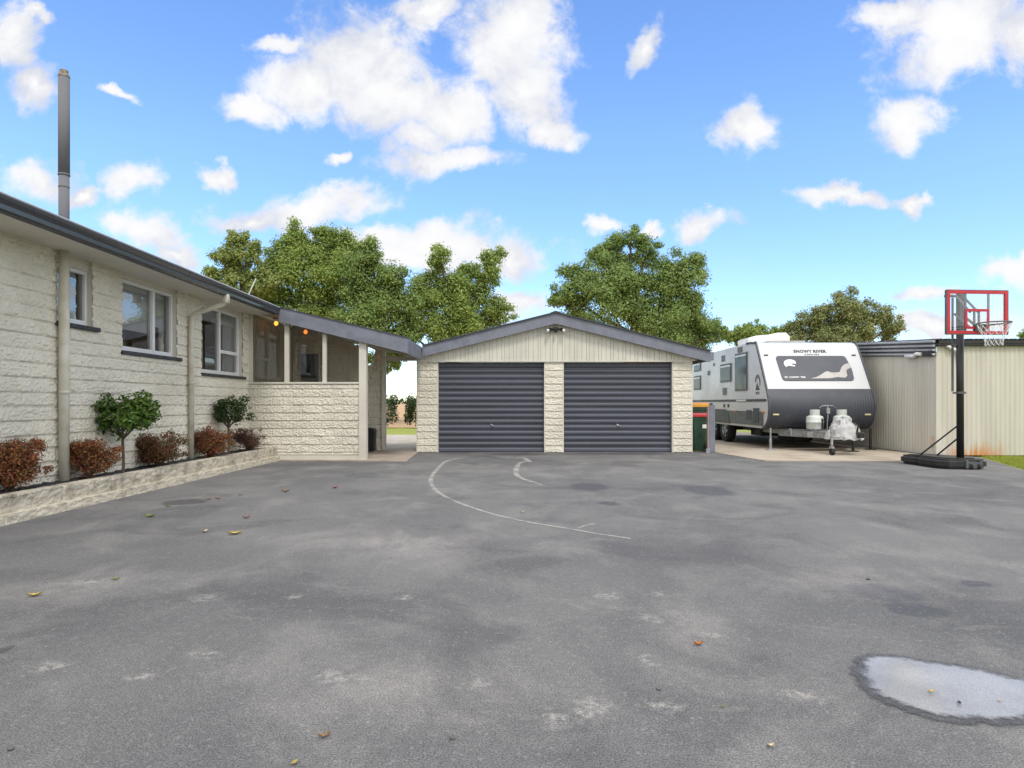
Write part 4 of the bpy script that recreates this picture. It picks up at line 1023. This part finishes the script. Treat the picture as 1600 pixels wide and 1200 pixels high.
# roof
mb = MB(); mb.prism([(6.3, 17.0, 2.60), (6.3, 17.0, 2.84), (6.5, 17.0, 2.9), (6.85, 17.0, 2.93), (7.08, 17.0, 2.98), (7.3, 17.0, 2.98), (7.4, 17.0, 2.88), (7.4, 17.0, 2.60)], (0, .9, 0), .05, 3); mb.build('roof_conditioner', M_whitep, van)
mb = MB(); mb.box(6.55, 7.5, 16.35, 16.8, 2.6, 2.70, .02); mb.build('roof_hatch', pm('smoky_hatch', (.4, .39, .38), .4), van)
# running gear
def wheel(x, y, r, parent, outer=-1):
    z = .016+r
    mb = MB(); mb.lathe((x, y, z), [(r*.62, -.1), (r*.9, -.115), (r*.985, -.085), (r, -.05), (r, .05), (r*.985, .085), (r*.9, .115), (r*.62, .1)], 36, 'X', False); w = mb.build('wheel', M_rubber, parent, True)
    mb = MB(); mb.lathe((x, y, z), [(r*.63, -.1*outer*-1), (r*.6, -.06), (r*.6, .08), (r*.63, .1)], 30, 'X', False)
    for k in range(7):
        a = 2*math.pi*k/7; mb.cyl((x+outer*.075, y, z), (x+outer*.085, y+math.cos(a)*r*.6, z+math.sin(a)*r*.6), .03, .022, 8)
    mb.cyl((x+outer*.05, y, z), (x+outer*.1, y, z), .06, .05, 16); mb.build('rim', M_galv, w)
    return w
for y in (18.05, 19.0):
    wheel(6.1, y, .385, van, -1); wheel(8.29, y, .385, van, 1)
    mb = MB(); mb.cyl((6.1, y, .4), (8.29, y, .4), .05); mb.build('axle', M_hoopblk, van)
mb = MB(); mb.prism([(VX0-.02, 17.5, .55), (VX0-.02, 17.62, .85), (VX0-.02, 17.9, .93), (VX0-.02, 19.2, .93), (VX0-.02, 19.45, .85), (VX0-.02, 19.55, .55)], (.05, 0, 0)); mb.build('wheel_arch', M_black, van)
mb = MB()
for x in (6.5, 7.85): mb.box(x, x+.06, 15.0, 21.6, .36, .505)
for y in (15.15, 16.5, 18.5, 20, 21.5): mb.box(6.5, 7.91, y, y+.05, .38, .49)
mb.box(6.1, 8.3, 15.5, 21.6, .505, .518); mb.build('chassis', M_galv, van)
mb = MB(); mb.box(6.45, 6.95, 16.6, 17.3, .25, .45, .02); mb.build('water_tank', M_black, van); mb = MB(); mb.box(7.3, 7.8, 16.2, 17.2, .25, .45, .02); mb.build('water_tank', M_black, van)
hx, hy = 7.195, 13.35
mb = MB()
for xs in (6.35, 8.05):
    a = Vector((xs, 15.2, 0)); b = Vector((hx+(.06 if xs > 7 else -.06), hy+.1, 0)); n = Vector((-(b-a).y, (b-a).x, 0)).normalized()*.03
    mb.prism([(*(a+n).xy, .33), (*(a-n).xy, .33), (*(b-n).xy, .33), (*(b+n).xy, .33)], (0, 0, .14))
mb.box(6.6, 7.8, 14.3, 14.36, .34, .46); mb.box(6.45, 7.95, 14.82, 14.88, .34, .46); mb.prism([(6.6, 14.82, .455), (7.8, 14.82, .455), (7.55, 14.2, .455), (6.85, 14.2, .455)], (0, 0, .02)); mb.build('drawbar', M_galv, van)
mb = MB(); mb.box(hx-.07, hx+.07, hy-.2, hy+.12, .38, .5, .02); mb.tube([(hx, hy, .5), (hx, hy-.05, .62), (hx, hy+.1, .68)], .02); mb.build('coupling', M_hoopblk, van)
mb = MB(); jx, jy = 6.66, 13.33
mb.cyl((jx, jy, .16), (jx, jy, .62), .026); mb.box(jx-.03, jx+.03, jy-.05, jy+.05, .16, .2); mb.box(jx-.028, hx-.05, jy-.02, jy+.03, .34, .4); jw = mb.build('jockey_stand', M_galv, van)
mb = MB(); mb.lathe((jx+.01, jy, .09), [(.03, -.03), (.065, -.035), (.075, -.02), (.075, .02), (.065, .035), (.03, .03)], 20, 'X'); mb.build('jockey_wheel', M_rubber, jw)
for x, y in ((6.03, 14.93), (8.36, 14.93), (7.62, 14.3)):
    mb = MB(); mb.cyl((x, y, .03), (x, y, .28), .032, n=12); mb.cyl((x, y, .25), (x, y, .52), .024, n=12); mb.box(x-.1, x+.1, y-.08, y+.08, .016, .035, .004); mb.build('stabiliser_leg', M_galv if x < 7 else M_hoopblk, van)
mb = MB(); mb.lathe((7.0, 15.9, .28), [(.1, -.09), (.33, -.1), (.37, -.05), (.37, .05), (.33, .1), (.1, .09)], 30); mb.build('spare_wheel', M_rubber, van, True)
for x in (6.13, 8.26):
    mb = MB(); mb.box(x-.07, x+.07, 14.845, 14.87, .82, .855, .004); mb.build('marker_light', pm('marker_cream', (.7, .62, .35), .3), van)
mb = MB(); mb.box(8.42, 8.5, 14.95, 15.05, .95, 1.15, .015); mb.build('door_mirror_bracket', M_whitep, van)
mb = MB(); mb.tube([(7.02, 14.62, .99), (7.08, 14.6, 1.04), (7.2, 14.6, 1.05), (7.34, 14.6, 1.04), (7.4, 14.62, .99)], .009, 6); mb.tube([(7.2, 14.6, 1.05), (7.2, 14.58, .9), (7.19, 14.6, .6), (7.19, 14.6, .46)], .013, 8); mb.box(7.16, 7.24, 14.55, 14.6, .86, .98, .01); mb.build('gas_regulator', M_galv, van)
# gas bottles
for x, lab in ((6.86, 'pale gas bottle on the caravan drawbar, fully in view'), (7.47, 'pale gas bottle on the caravan drawbar, half hidden by the grey cover')):
    y = 14.5; z0 = .476
    t = thing('gas_bottle', lab, 'gas bottle', (x, y, z0), 'gas bottles on the caravan drawbar')
    mb = MB(); mb.lathe((x, y, z0), [(.11, -.0), (.115, .03), (.165, .04), (.178, .06), (.18, .18), (.187, .185), (.187, .205), (.18, .21), (.18, .29), (.165, .325), (.11, .35), (.03, .36)], 28); mb.build('tank', M_gas, t, True)
    mb = MB(); mb.lathe((x, y, z0+.35), [(.1, 0), (.105, .0), (.105, .13), (.1, .13), (.095, .12), (.095, .0)], 24, 'Z', False); mb.build('collar', M_gas, t)
    mb = MB(); mb.cyl((x, y, z0+.36), (x, y, z0+.44), .02); mb.cyl((x-.03, y-.04, z0+.43), (x+.03, y-.04, z0+.43), .02); mb.build('valve', M_cowl, t)
    mb = MB(); mb.box(x+.07, x+.11, y-.177, y-.15, z0+.05, z0+.28); mb.build('strap', M_hoopblk, t)
# cover thrown over the coupling
v, f = [], []; nu, nv = 64, 26; cx, cy = 7.03, 13.55
for j in range(nv):
    t = j/(nv-1)
    for i in range(nu):
        a = 2*math.pi*i/nu; r = .05+.95*t**.75
        rx = (.38+.05*math.sin(3*a+1))*r; ry = (.3+.04*math.sin(4*a))*r
        z = .8-.46*t**1.5
        w = Vector((math.cos(a)*r*2.4, math.sin(a)*r*2.4, t*2.2))
        k = (.5-abs(noise.noise(w*.8)))*.13+(.4-abs(noise.noise(w*1.9+Vector((3, 1, 2)))))*.06+noise.noise(w*4)*.012-.05
        x = cx+math.cos(a)*(rx+k*.9)+.05*t*0; y = cy+math.sin(a)*(ry+k*.7); z += k*.6
        if math.cos(a) < -.4: z += -.0
        v.append((x, y, z))
for j in range(nv-1):
    for i in range(nu): f.append((j*nu+i, j*nu+(i+1) % nu, (j+1)*nu+(i+1) % nu, (j+1)*nu+i))
f.append(tuple(range(nu)))
o = from_data('drawbar_cover', v, f, M_tarp, None, True); tag(o, 'crumpled light grey cover thrown over the caravan coupling', 'cover')

# ------------------------------------------------------------------ basketball hoop
hoop = thing('basketball_hoop', 'portable basketball hoop with red edged clear backboard on a black base', 'basketball hoop', (7.6, 10.85, 0))
yaw = R(4); ca, sa = math.cos(yaw), math.sin(yaw)
def hp(u, w, z): return (7.6+u*ca-w*sa, 10.85+u*sa+w*ca, z)      # u to the right, w away from the camera
def hbox(mb, u0, u1, w0, w1, z0, z1):
    P = [hp(u0, w0, z0), hp(u1, w0, z0), hp(u1, w1, z0), hp(u0, w1, z0)]; mb.prism(P, (0, 0, z1-z0))
mb = MB()
out = [(-.42, .9), (-.44, .62), (-.40, .55), (-.40, .48), (-.46, .4), (-.46, -.05), (-.36, -.2), (-.05, -.24), (.1, -.24), (.3, -.2), (.34, -.02), (.33, .5), (.24, .85), (.1, .95), (-.3, .98)]
mb.prism([hp(u, w, .012) for u, w in out], (0, 0, .15), .035, 3)
out2 = [(-.36, .8), (-.36, .05), (-.25, -.08), (.2, -.08), (.24, .4), (.12, .8)]
mb.prism([hp(u, w, .15) for u, w in out2], (0, 0, .03), .012, 2)
mb.build('base', M_black, hoop, False)
mb = MB(); hbox(mb, -.06, .14, -.27, -.21, .02, .12); hbox(mb, -.10, -.06, -.26, -.2, .02, .15); hbox(mb, .14, .18, -.26, -.2, .02, .15); mb.build('wheel_bracket', M_hoopgrey, hoop)
for u in (-.03, .11): mb = MB(); mb.lathe(hp(u, -.255, .055), [(.015, -.02), (.045, -.022), (.05, 0), (.045, .022), (.015, .02)], 16, 'X'); mb.build('wheel', M_rubber, hoop)
mb = MB(); mb.cyl(hp(0, 0, .1), hp(0, .01, 2.98), .055, n=20); mb.cyl(hp(0, 0, 1.26), hp(0, 0, 1.30), .06, n=20); pole = mb.build('pole', M_hoopblk, hoop, True)
mb = MB(); mb.tube([hp(-.075, .08, 1.3), hp(-.075, .08, 2.9)], .018, 8); hbox(mb, -.1, .0, .0, .1, 2.08, 2.11); hbox(mb, -.09, .06, -.06, .06, 1.26, 1.29); mb.build('height_adjuster', M_hoopgrey, hoop)
mb = MB(); mb.tube([hp(-.02, .03, .72), hp(-.28, .6, .17)], .014, 8); mb.tube([hp(.0, .06, .5), hp(-.04, .5, .17)], .014, 8); mb.build('brace', M_hoopblk, hoop)
mb = MB()
for u in (-.05, .05):
    mb.tube([hp(u*1.2, .02, 2.92), hp(u*1.4, -.3, 2.6)], .02, 8); mb.tube([hp(u*1.2, .05, 2.62), hp(u*1.4, -.3, 2.34)], .02, 8); mb.tube([hp(u*1.6-.06, .12, 2.95), hp(u*1.2, .02, 2.92)], .02, 8)
mb.tube([hp(-.2, .1, 2.93), hp(.04, .1, 2.93)], .02, 8); mb.build('arm', M_hoopgrey, hoop)
# backboard
bz0, bz1, bw, by = 2.235, 2.945, .525, -.36
mb = MB(); hbox(mb, -bw+.02, bw-.02, by-.006, by+.0, bz0+.02, bz1-.02); bd = mb.build('backboard', M_acrylic, hoop)
mb = MB(); t = .05
hbox(mb, -bw, bw, by-.014, by+.024, bz1-t, bz1); hbox(mb, -bw, bw, by-.014, by+.024, bz0, bz0+t); hbox(mb, -bw, -bw+t, by-.014, by+.024, bz0+t, bz1-t); hbox(mb, bw-t, bw, by-.014, by+.024, bz0+t, bz1-t)
s0, s1 = -.215, .2
hbox(mb, s0, s1, by-.012, by-.007, 2.60, 2.645); hbox(mb, s0, s1, by-.012, by-.007, 2.315, 2.355); hbox(mb, s0, s0+.04, by-.012, by-.007, 2.355, 2.60); hbox(mb, s1-.04, s1, by-.012, by-.007, 2.355, 2.60); mb.build('red_frame', M_hoopred, bd)
mb = MB(); hbox(mb, -bw-.012, -bw-.001, by-.01, by+.03, bz0-.005, bz1+.005); hbox(mb, bw+.001, bw+.012, by-.01, by+.03, bz0-.005, bz1+.005); hbox(mb, -bw, bw, by-.01, by+.03, bz1+.001, bz1+.012); hbox(mb, -bw, bw, by-.01, by+.03, bz0-.012, bz0-.001)
for u in (-.21, .19): hbox(mb, u, u+.03, by+.003, by+.025, bz0+t, bz1-t)
for u in (-.05, .03): hbox(mb, u, u+.025, by+.003, by+.03, 2.26, 2.62)
mb.build('back_frame', M_hoopgrey, bd)
mb = MB(); RZ = 2.37; rc = (-.02, by-.36); rr = .225
mb.tube([hp(rc[0]+rr*math.cos(a), rc[1]+rr*math.sin(a), RZ) for a in [2*math.pi*i/40 for i in range(41)]], .011, 8)
hbox(mb, -.05, .11, by-.05, by-.015, RZ-.09, RZ+.02); mb.tube([hp(-.02, by-.04, RZ-.0), hp(-.05, by-.2, RZ-.005)], .011, 6); mb.tube([hp(.09, by-.04, RZ-.0), hp(.13, by-.2, RZ-.005)], .011, 6); mb.tube([hp(.03, by-.04, RZ-.08), hp(.03, by-.18, RZ-.01)], .014, 6); rim = mb.build('rim', M_hoopgrey, hoop)
mb = MB(); n = 12; lv = [(rr, 0), (rr*.86, .09), (rr*.7, .16), (rr*.58, .23), (rr*.52, .30), (rr*.54, .35)]
for k in range(n):
    for sgn in (1, -1):
        pts = []
        for j, (r_, dz) in enumerate(lv):
            a = 2*math.pi*(k+sgn*.5*(j % 2))/n; pts.append(hp(rc[0]+r_*math.cos(a), rc[1]+r_*math.sin(a), RZ-.01-dz))
        mb.tube(pts, .003, 5)
mb.build('net', M_net, rim)

# ------------------------------------------------------------------ fallen leaves
def leafcol(name, c): return pm(name, c, .6, var=.25, vs=30)
LC = {'orange': leafcol('leaf_orange', (.5, .16, .015)), 'yellow': leafcol('leaf_yellow', (.5, .36, .08)), 'green': leafcol('leaf_green', (.22, .26, .03)), 'red': leafcol('leaf_red', (.33, .06, .03)), 'brown': leafcol('leaf_brown', (.32, .18, .09)), 'pale': leafcol('leaf_pale', (.55, .48, .3)), 'dark': leafcol('leaf_dark', (.05, .045, .03))}
def leaf(px, py, size, col, rot, label, z=.003):
    size *= .8
    x, y = gp(px, py); rg = random.Random(px*3+py)
    n = 9; v, f = [], []; curl = rg.uniform(.3, .8)*size*.5
    for i in range(n):
        t = i/(n-1); w = size*.27*math.sin(math.pi*min(1, t*.93+.05))**.8*(1+.25*math.sin(i*2.4)); hgt = curl*(2*t-1)**2*.6
        l = size*(t-.5)
        for s in (-1, 0, 1):
            xx, yy = l, s*w; zz = z+hgt+abs(s)*curl*.45+.002
            v.append((x+xx*math.cos(rot)-yy*math.sin(rot), y+xx*math.sin(rot)+yy*math.cos(rot), zz))
        if i:
            a = (i-1)*3; b = i*3; f += [(a, a+1, b+1, b), (a+1, a+2, b+2, b+1)]
    k = len(v); e = v[1]; sx = x-size*.72*math.cos(rot); sy = y-size*.72*math.sin(rot)
    v += [(sx, sy, z+.004), (sx+.003, sy+.003, z+.006), (e[0], e[1]+.003, e[2])]; f.append((1, k, k+1, k+2))
    o = from_data('fallen_leaf', v, f, LC[col]); tag(o, label, 'leaf', 'fallen leaves on the driveway')
for a in [(1091, 1009, .055, 'orange', .1, 'bright orange curled leaf lying alone on the open driveway'),
          (507, 1153, .05, 'brown', .4, 'curled brown leaf near the bottom edge left of centre'),
          (460, 1194, .035, 'yellow', 1.2, 'small tan leaf cut by the bottom edge of the photo'),
          (54, 932, .09, 'yellow', .5, 'yellow leaf near the left edge of the driveway'),
          (367, 835, .14, 'yellow', .45, 'long pale yellow leaf, farthest right of the leaves near the planter'),
          (235, 808, .12, 'green', .1, 'yellow green leaf closest to the planter kerb'),
          (180, 906, .06, 'green', .3, 'small lime green leaf left of the pale dusty streak'),
          (320, 832, .08, 'pale', 1.3, 'small cream leaf beside the long yellow leaf'),
          (385, 810, .08, 'red', .6, 'red leaf a little behind the long yellow leaf'),
          (341, 780, .08, 'red', .9, 'dark red leaf beside the damp patch near the planter'),
          (326, 781, .07, 'brown', .2, 'reddish brown leaf touching the damp patch near the planter'),
          (263, 792, .07, 'green', .8, 'small olive leaf at the left tip of the damp patch'),
          (524, 763, .1, 'red', 1.0, 'rust red leaf midway between the planter and the chalk arc'),
          (446, 769, .12, 'brown', .1, 'pale brown leaf left of the rust red leaf'),
          (376, 774, .07, 'dark', .5, 'dark speck of a leaf behind the red leaves'),
          (553, 741, .09, 'brown', .3, 'brown leaf in front of the porch wall'),
          (1455, 1086, .035, 'yellow', .1, 'yellow leaf floating in the middle of the puddle', .011),
          (1499, 1104, .03, 'dark', 1.1, 'dark leaf standing in the near side of the puddle', .011),
          (1562, 1100, .025, 'pale', .8, 'tiny pale leaf near the right end of the puddle', .011),
          (1204, 1168, .032, 'pale', .2, 'pale leaf below the puddle near the bottom edge'),
          (1130, 1106, .022, 'green', .2, 'tiny greenish leaf midway between the orange leaf and the bottom edge'),
          (817, 802, .06, 'pale', .2, 'cream leaf just above the long chalk arc')]: leaf(*a)
M_stone = pm('pebble', (.12, .12, .12), .8)
for px, py, r, lab in ((707, 1155, .009, 'black pebble on the driveway near the bottom centre'), (1029, 1078, .008, 'pale topped pebble right of the pale stains'), (1357, 906, .011, 'dark reddish pebble at the edge of the long damp patch'), (17, 1172, .009, 'black pebble in the bottom left corner')):
    x, y = gp(px, py); mb = MB(); mb.sphere((x, y, r*.6), r, 2, (1.2, 1, .7))
    for vv in mb.bm.verts: vv.co += Vector((noise.noise(vv.co*60), noise.noise(vv.co*60+Vector((5, 0, 0))), 0))*r*.25
    o = mb.build('pebble', M_stone, None, True); tag(o, lab, 'pebble', 'loose pebbles on the driveway')

# ------------------------------------------------------------------ sky and light
SUN_EL, SUN_AZ = R(54), R(164)                      # azimuth clockwise from +Y: behind and to the right
w = bpy.data.worlds.new("World"); S.world = w; w.use_nodes = True
nt = NT(w.node_tree); nt.n.clear()
out = nt.new('ShaderNodeOutputWorld'); bg = nt.new('ShaderNodeBackground'); bg.inputs[1].default_value = .12
sky = nt.new('ShaderNodeTexSky', sky_type='NISHITA', sun_disc=False); sky.sun_elevation = SUN_EL; sky.sun_rotation = SUN_AZ; sky.air_density = 1.0; sky.dust_density = .25; sky.ozone_density = 2.0
tc = nt.new('ShaderNodeTexCoord').outputs['Generated']
sp = nt.new('ShaderNodeSeparateXYZ'); nt.l.new(tc, sp.inputs[0])
ay = nt.math('MAXIMUM', nt.math('ABSOLUTE', sp.outputs[1]), .12)
u = nt.math('DIVIDE', sp.outputs[0], ay); vv = nt.math('DIVIDE', sp.outputs[2], ay)
cb = nt.new('ShaderNodeCombineXYZ'); nt.l.new(u, cb.inputs[0]); nt.l.new(vv, cb.inputs[1]); uv = cb.outputs[0]
n_w = nt.noise(uv, 7, 5, .6)
wsub = nt.new('ShaderNodeVectorMath', operation='SUBTRACT'); nt.l.new(n_w.outputs['Color'], wsub.inputs[0]); wsub.inputs[1].default_value = (.5, .5, .5)
wsc = nt.new('ShaderNodeVectorMath', operation='SCALE'); nt.l.new(wsub.outputs[0], wsc.inputs[0]); wsc.inputs['Scale'].default_value = .13
wad = nt.new('ShaderNodeVectorMath', operation='ADD'); nt.l.new(uv, wad.inputs[0]); nt.l.new(wsc.outputs[0], wad.inputs[1])
CL = [(560, 95, 120, 78, .1), (480, 130, 90, 50, .2), (400, 175, 58, 30, .3), (620, 150, 120, 50, 0), (700, 165, 90, 50, 0), (800, 60, 90, 95, 0), (820, 150, 60, 60, 0), (860, 200, 45, 24, -.3), (440, 70, 55, 18, 0),
      (700, 245, 100, 28, .05), (660, 210, 55, 35, 0), (500, 318, 115, 30, .15), (400, 340, 85, 24, 0), (680, 385, 160, 38, -.05), (580, 370, 60, 24, 0), (610, 410, 110, 30, 0), (800, 405, 48, 34, 0),
      (220, 360, 66, 34, -.3), (270, 395, 50, 20, 0), (207, 278, 42, 32, 0), (50, 272, 56, 34, .1), (45, 122, 44, 40, .2), (20, 50, 40, 60, 0), (57, 20, 22, 14, 0), (342, 269, 30, 15, -.2), (525, 238, 22, 12, 0),
      (200, 128, 34, 10, -.4), (1158, 198, 46, 46, .3), (1012, 62, 24, 38, -.5), (1420, 190, 62, 40, .35), (1500, 40, 130, 70, 0), (1480, 95, 90, 50, .3), (1400, 20, 60, 26, 0), (1600, 60, 80, 60, 0),
      (1320, 312, 82, 15, .12), (1415, 299, 26, 10, 0), (1102, 343, 46, 22, 0), (948, 346, 32, 17, .1), (1010, 352, 30, 12, .1), (1580, 428, 60, 28, .2), (1440, 460, 52, 14, .1), (1450, 515, 80, 18, 0), (820, 480, 60, 26, 0), (60, 395, 40, 20, 0), (660, 10, 60, 30, 0), (120, 300, 30, 14, 0), (1540, 505, 60, 12, 0)]
acc = None; top = None
for (cx, cy, rx, ry, rot) in CL:
    m_ = nt.mapping(wad.outputs[0], ((cx-800)/1000, (630-cy)/1000, 0), (0, 0, rot), (rx/1000, ry/1000, 1), 'TEXTURE')
    ln = nt.new('ShaderNodeVectorMath', operation='LENGTH'); nt.l.new(m_, ln.inputs[0])
    d_ = nt.math('SUBTRACT', 1.0, ln.outputs['Value'])
    acc = d_ if acc is None else nt.math('MAXIMUM', acc, d_)
n_d = nt.noise(uv, 13, 9, .66, .3); n_f = nt.noise(uv, 3.2, 4, .6); n_s = nt.noise(nt.mapping(uv, loc=(.0, .02, 0)), 6, 6, .6, .3)
dens = nt.math('ADD', acc, nt.math('MULTIPLY', nt.math('SUBTRACT', n_d.outputs[0], .5), 2.1))
alpha = nt.rng(dens, -.32, .5)
# thin veil low in the sky
veil = nt.math('MULTIPLY', nt.rng(n_f.outputs[0], .5, .75), nt.rng(vv, .02, .45, .12, 0))
alpha = nt.math('MAXIMUM', alpha, veil)
hs = nt.new('ShaderNodeHueSaturation'); nt.l.new(sky.outputs[0], hs.inputs['Color']); hs.inputs['Saturation'].default_value = 1.17; hs.inputs['Value'].default_value = 1.5; hs.inputs['Hue'].default_value = .507
CW = 5.0
ccol = nt.mix(nt.rng(n_s.outputs[0], .4, .66), (CW*.98, CW*.98, CW), (CW*.72, CW*.75, CW*.84))
core = nt.mix(nt.rng(dens, .3, 1.2), ccol, (CW*1.0, CW*1.0, CW*1.0))
# added bright cloud out of view, overhead and behind, as neutral fill light
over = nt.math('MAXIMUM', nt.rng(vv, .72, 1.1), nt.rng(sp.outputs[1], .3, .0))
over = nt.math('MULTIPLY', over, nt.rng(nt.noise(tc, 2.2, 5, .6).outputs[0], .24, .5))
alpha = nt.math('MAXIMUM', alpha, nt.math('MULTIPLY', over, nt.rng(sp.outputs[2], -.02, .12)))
low = nt.mix(nt.rng(vv, -.02, .42, 0, 1, False), (.62, .665, .80), (1, 1, 1))
clear = nt.mix(1.0, hs.outputs[0], low, 'MULTIPLY')
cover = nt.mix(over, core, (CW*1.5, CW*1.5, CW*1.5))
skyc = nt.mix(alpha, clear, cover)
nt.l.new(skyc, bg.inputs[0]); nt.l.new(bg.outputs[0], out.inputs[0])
sl_ = bpy.data.lights.new('sun', 'SUN'); sl_.energy = 1.15; sl_.angle = R(14); sl_.color = (1, .95, .87)
so = bpy.data.objects.new('sun', sl_); link(so)
dv = Vector((math.sin(SUN_AZ)*math.cos(SUN_EL), math.cos(SUN_AZ)*math.cos(SUN_EL), math.sin(SUN_EL)))
so.rotation_euler = dv.to_track_quat('Z', 'Y').to_euler(); so.location = dv*60

cam = bpy.data.cameras.new('camera'); co = bpy.data.objects.new('camera', cam); link(co)
co.location = (0, 0, H); co.rotation_euler = (R(90), 0, 0)
cam.sensor_width = 36; cam.lens = 22.5; cam.shift_y = 30/1600; cam.clip_start = .05; cam.clip_end = 8000
S.camera = co
S.view_settings.view_transform = 'Standard'; S.view_settings.look = 'None'; S.view_settings.gamma = 1; S.view_settings.exposure = 0.74
try: S.view_settings.use_curve_mapping = False
except Exception: pass
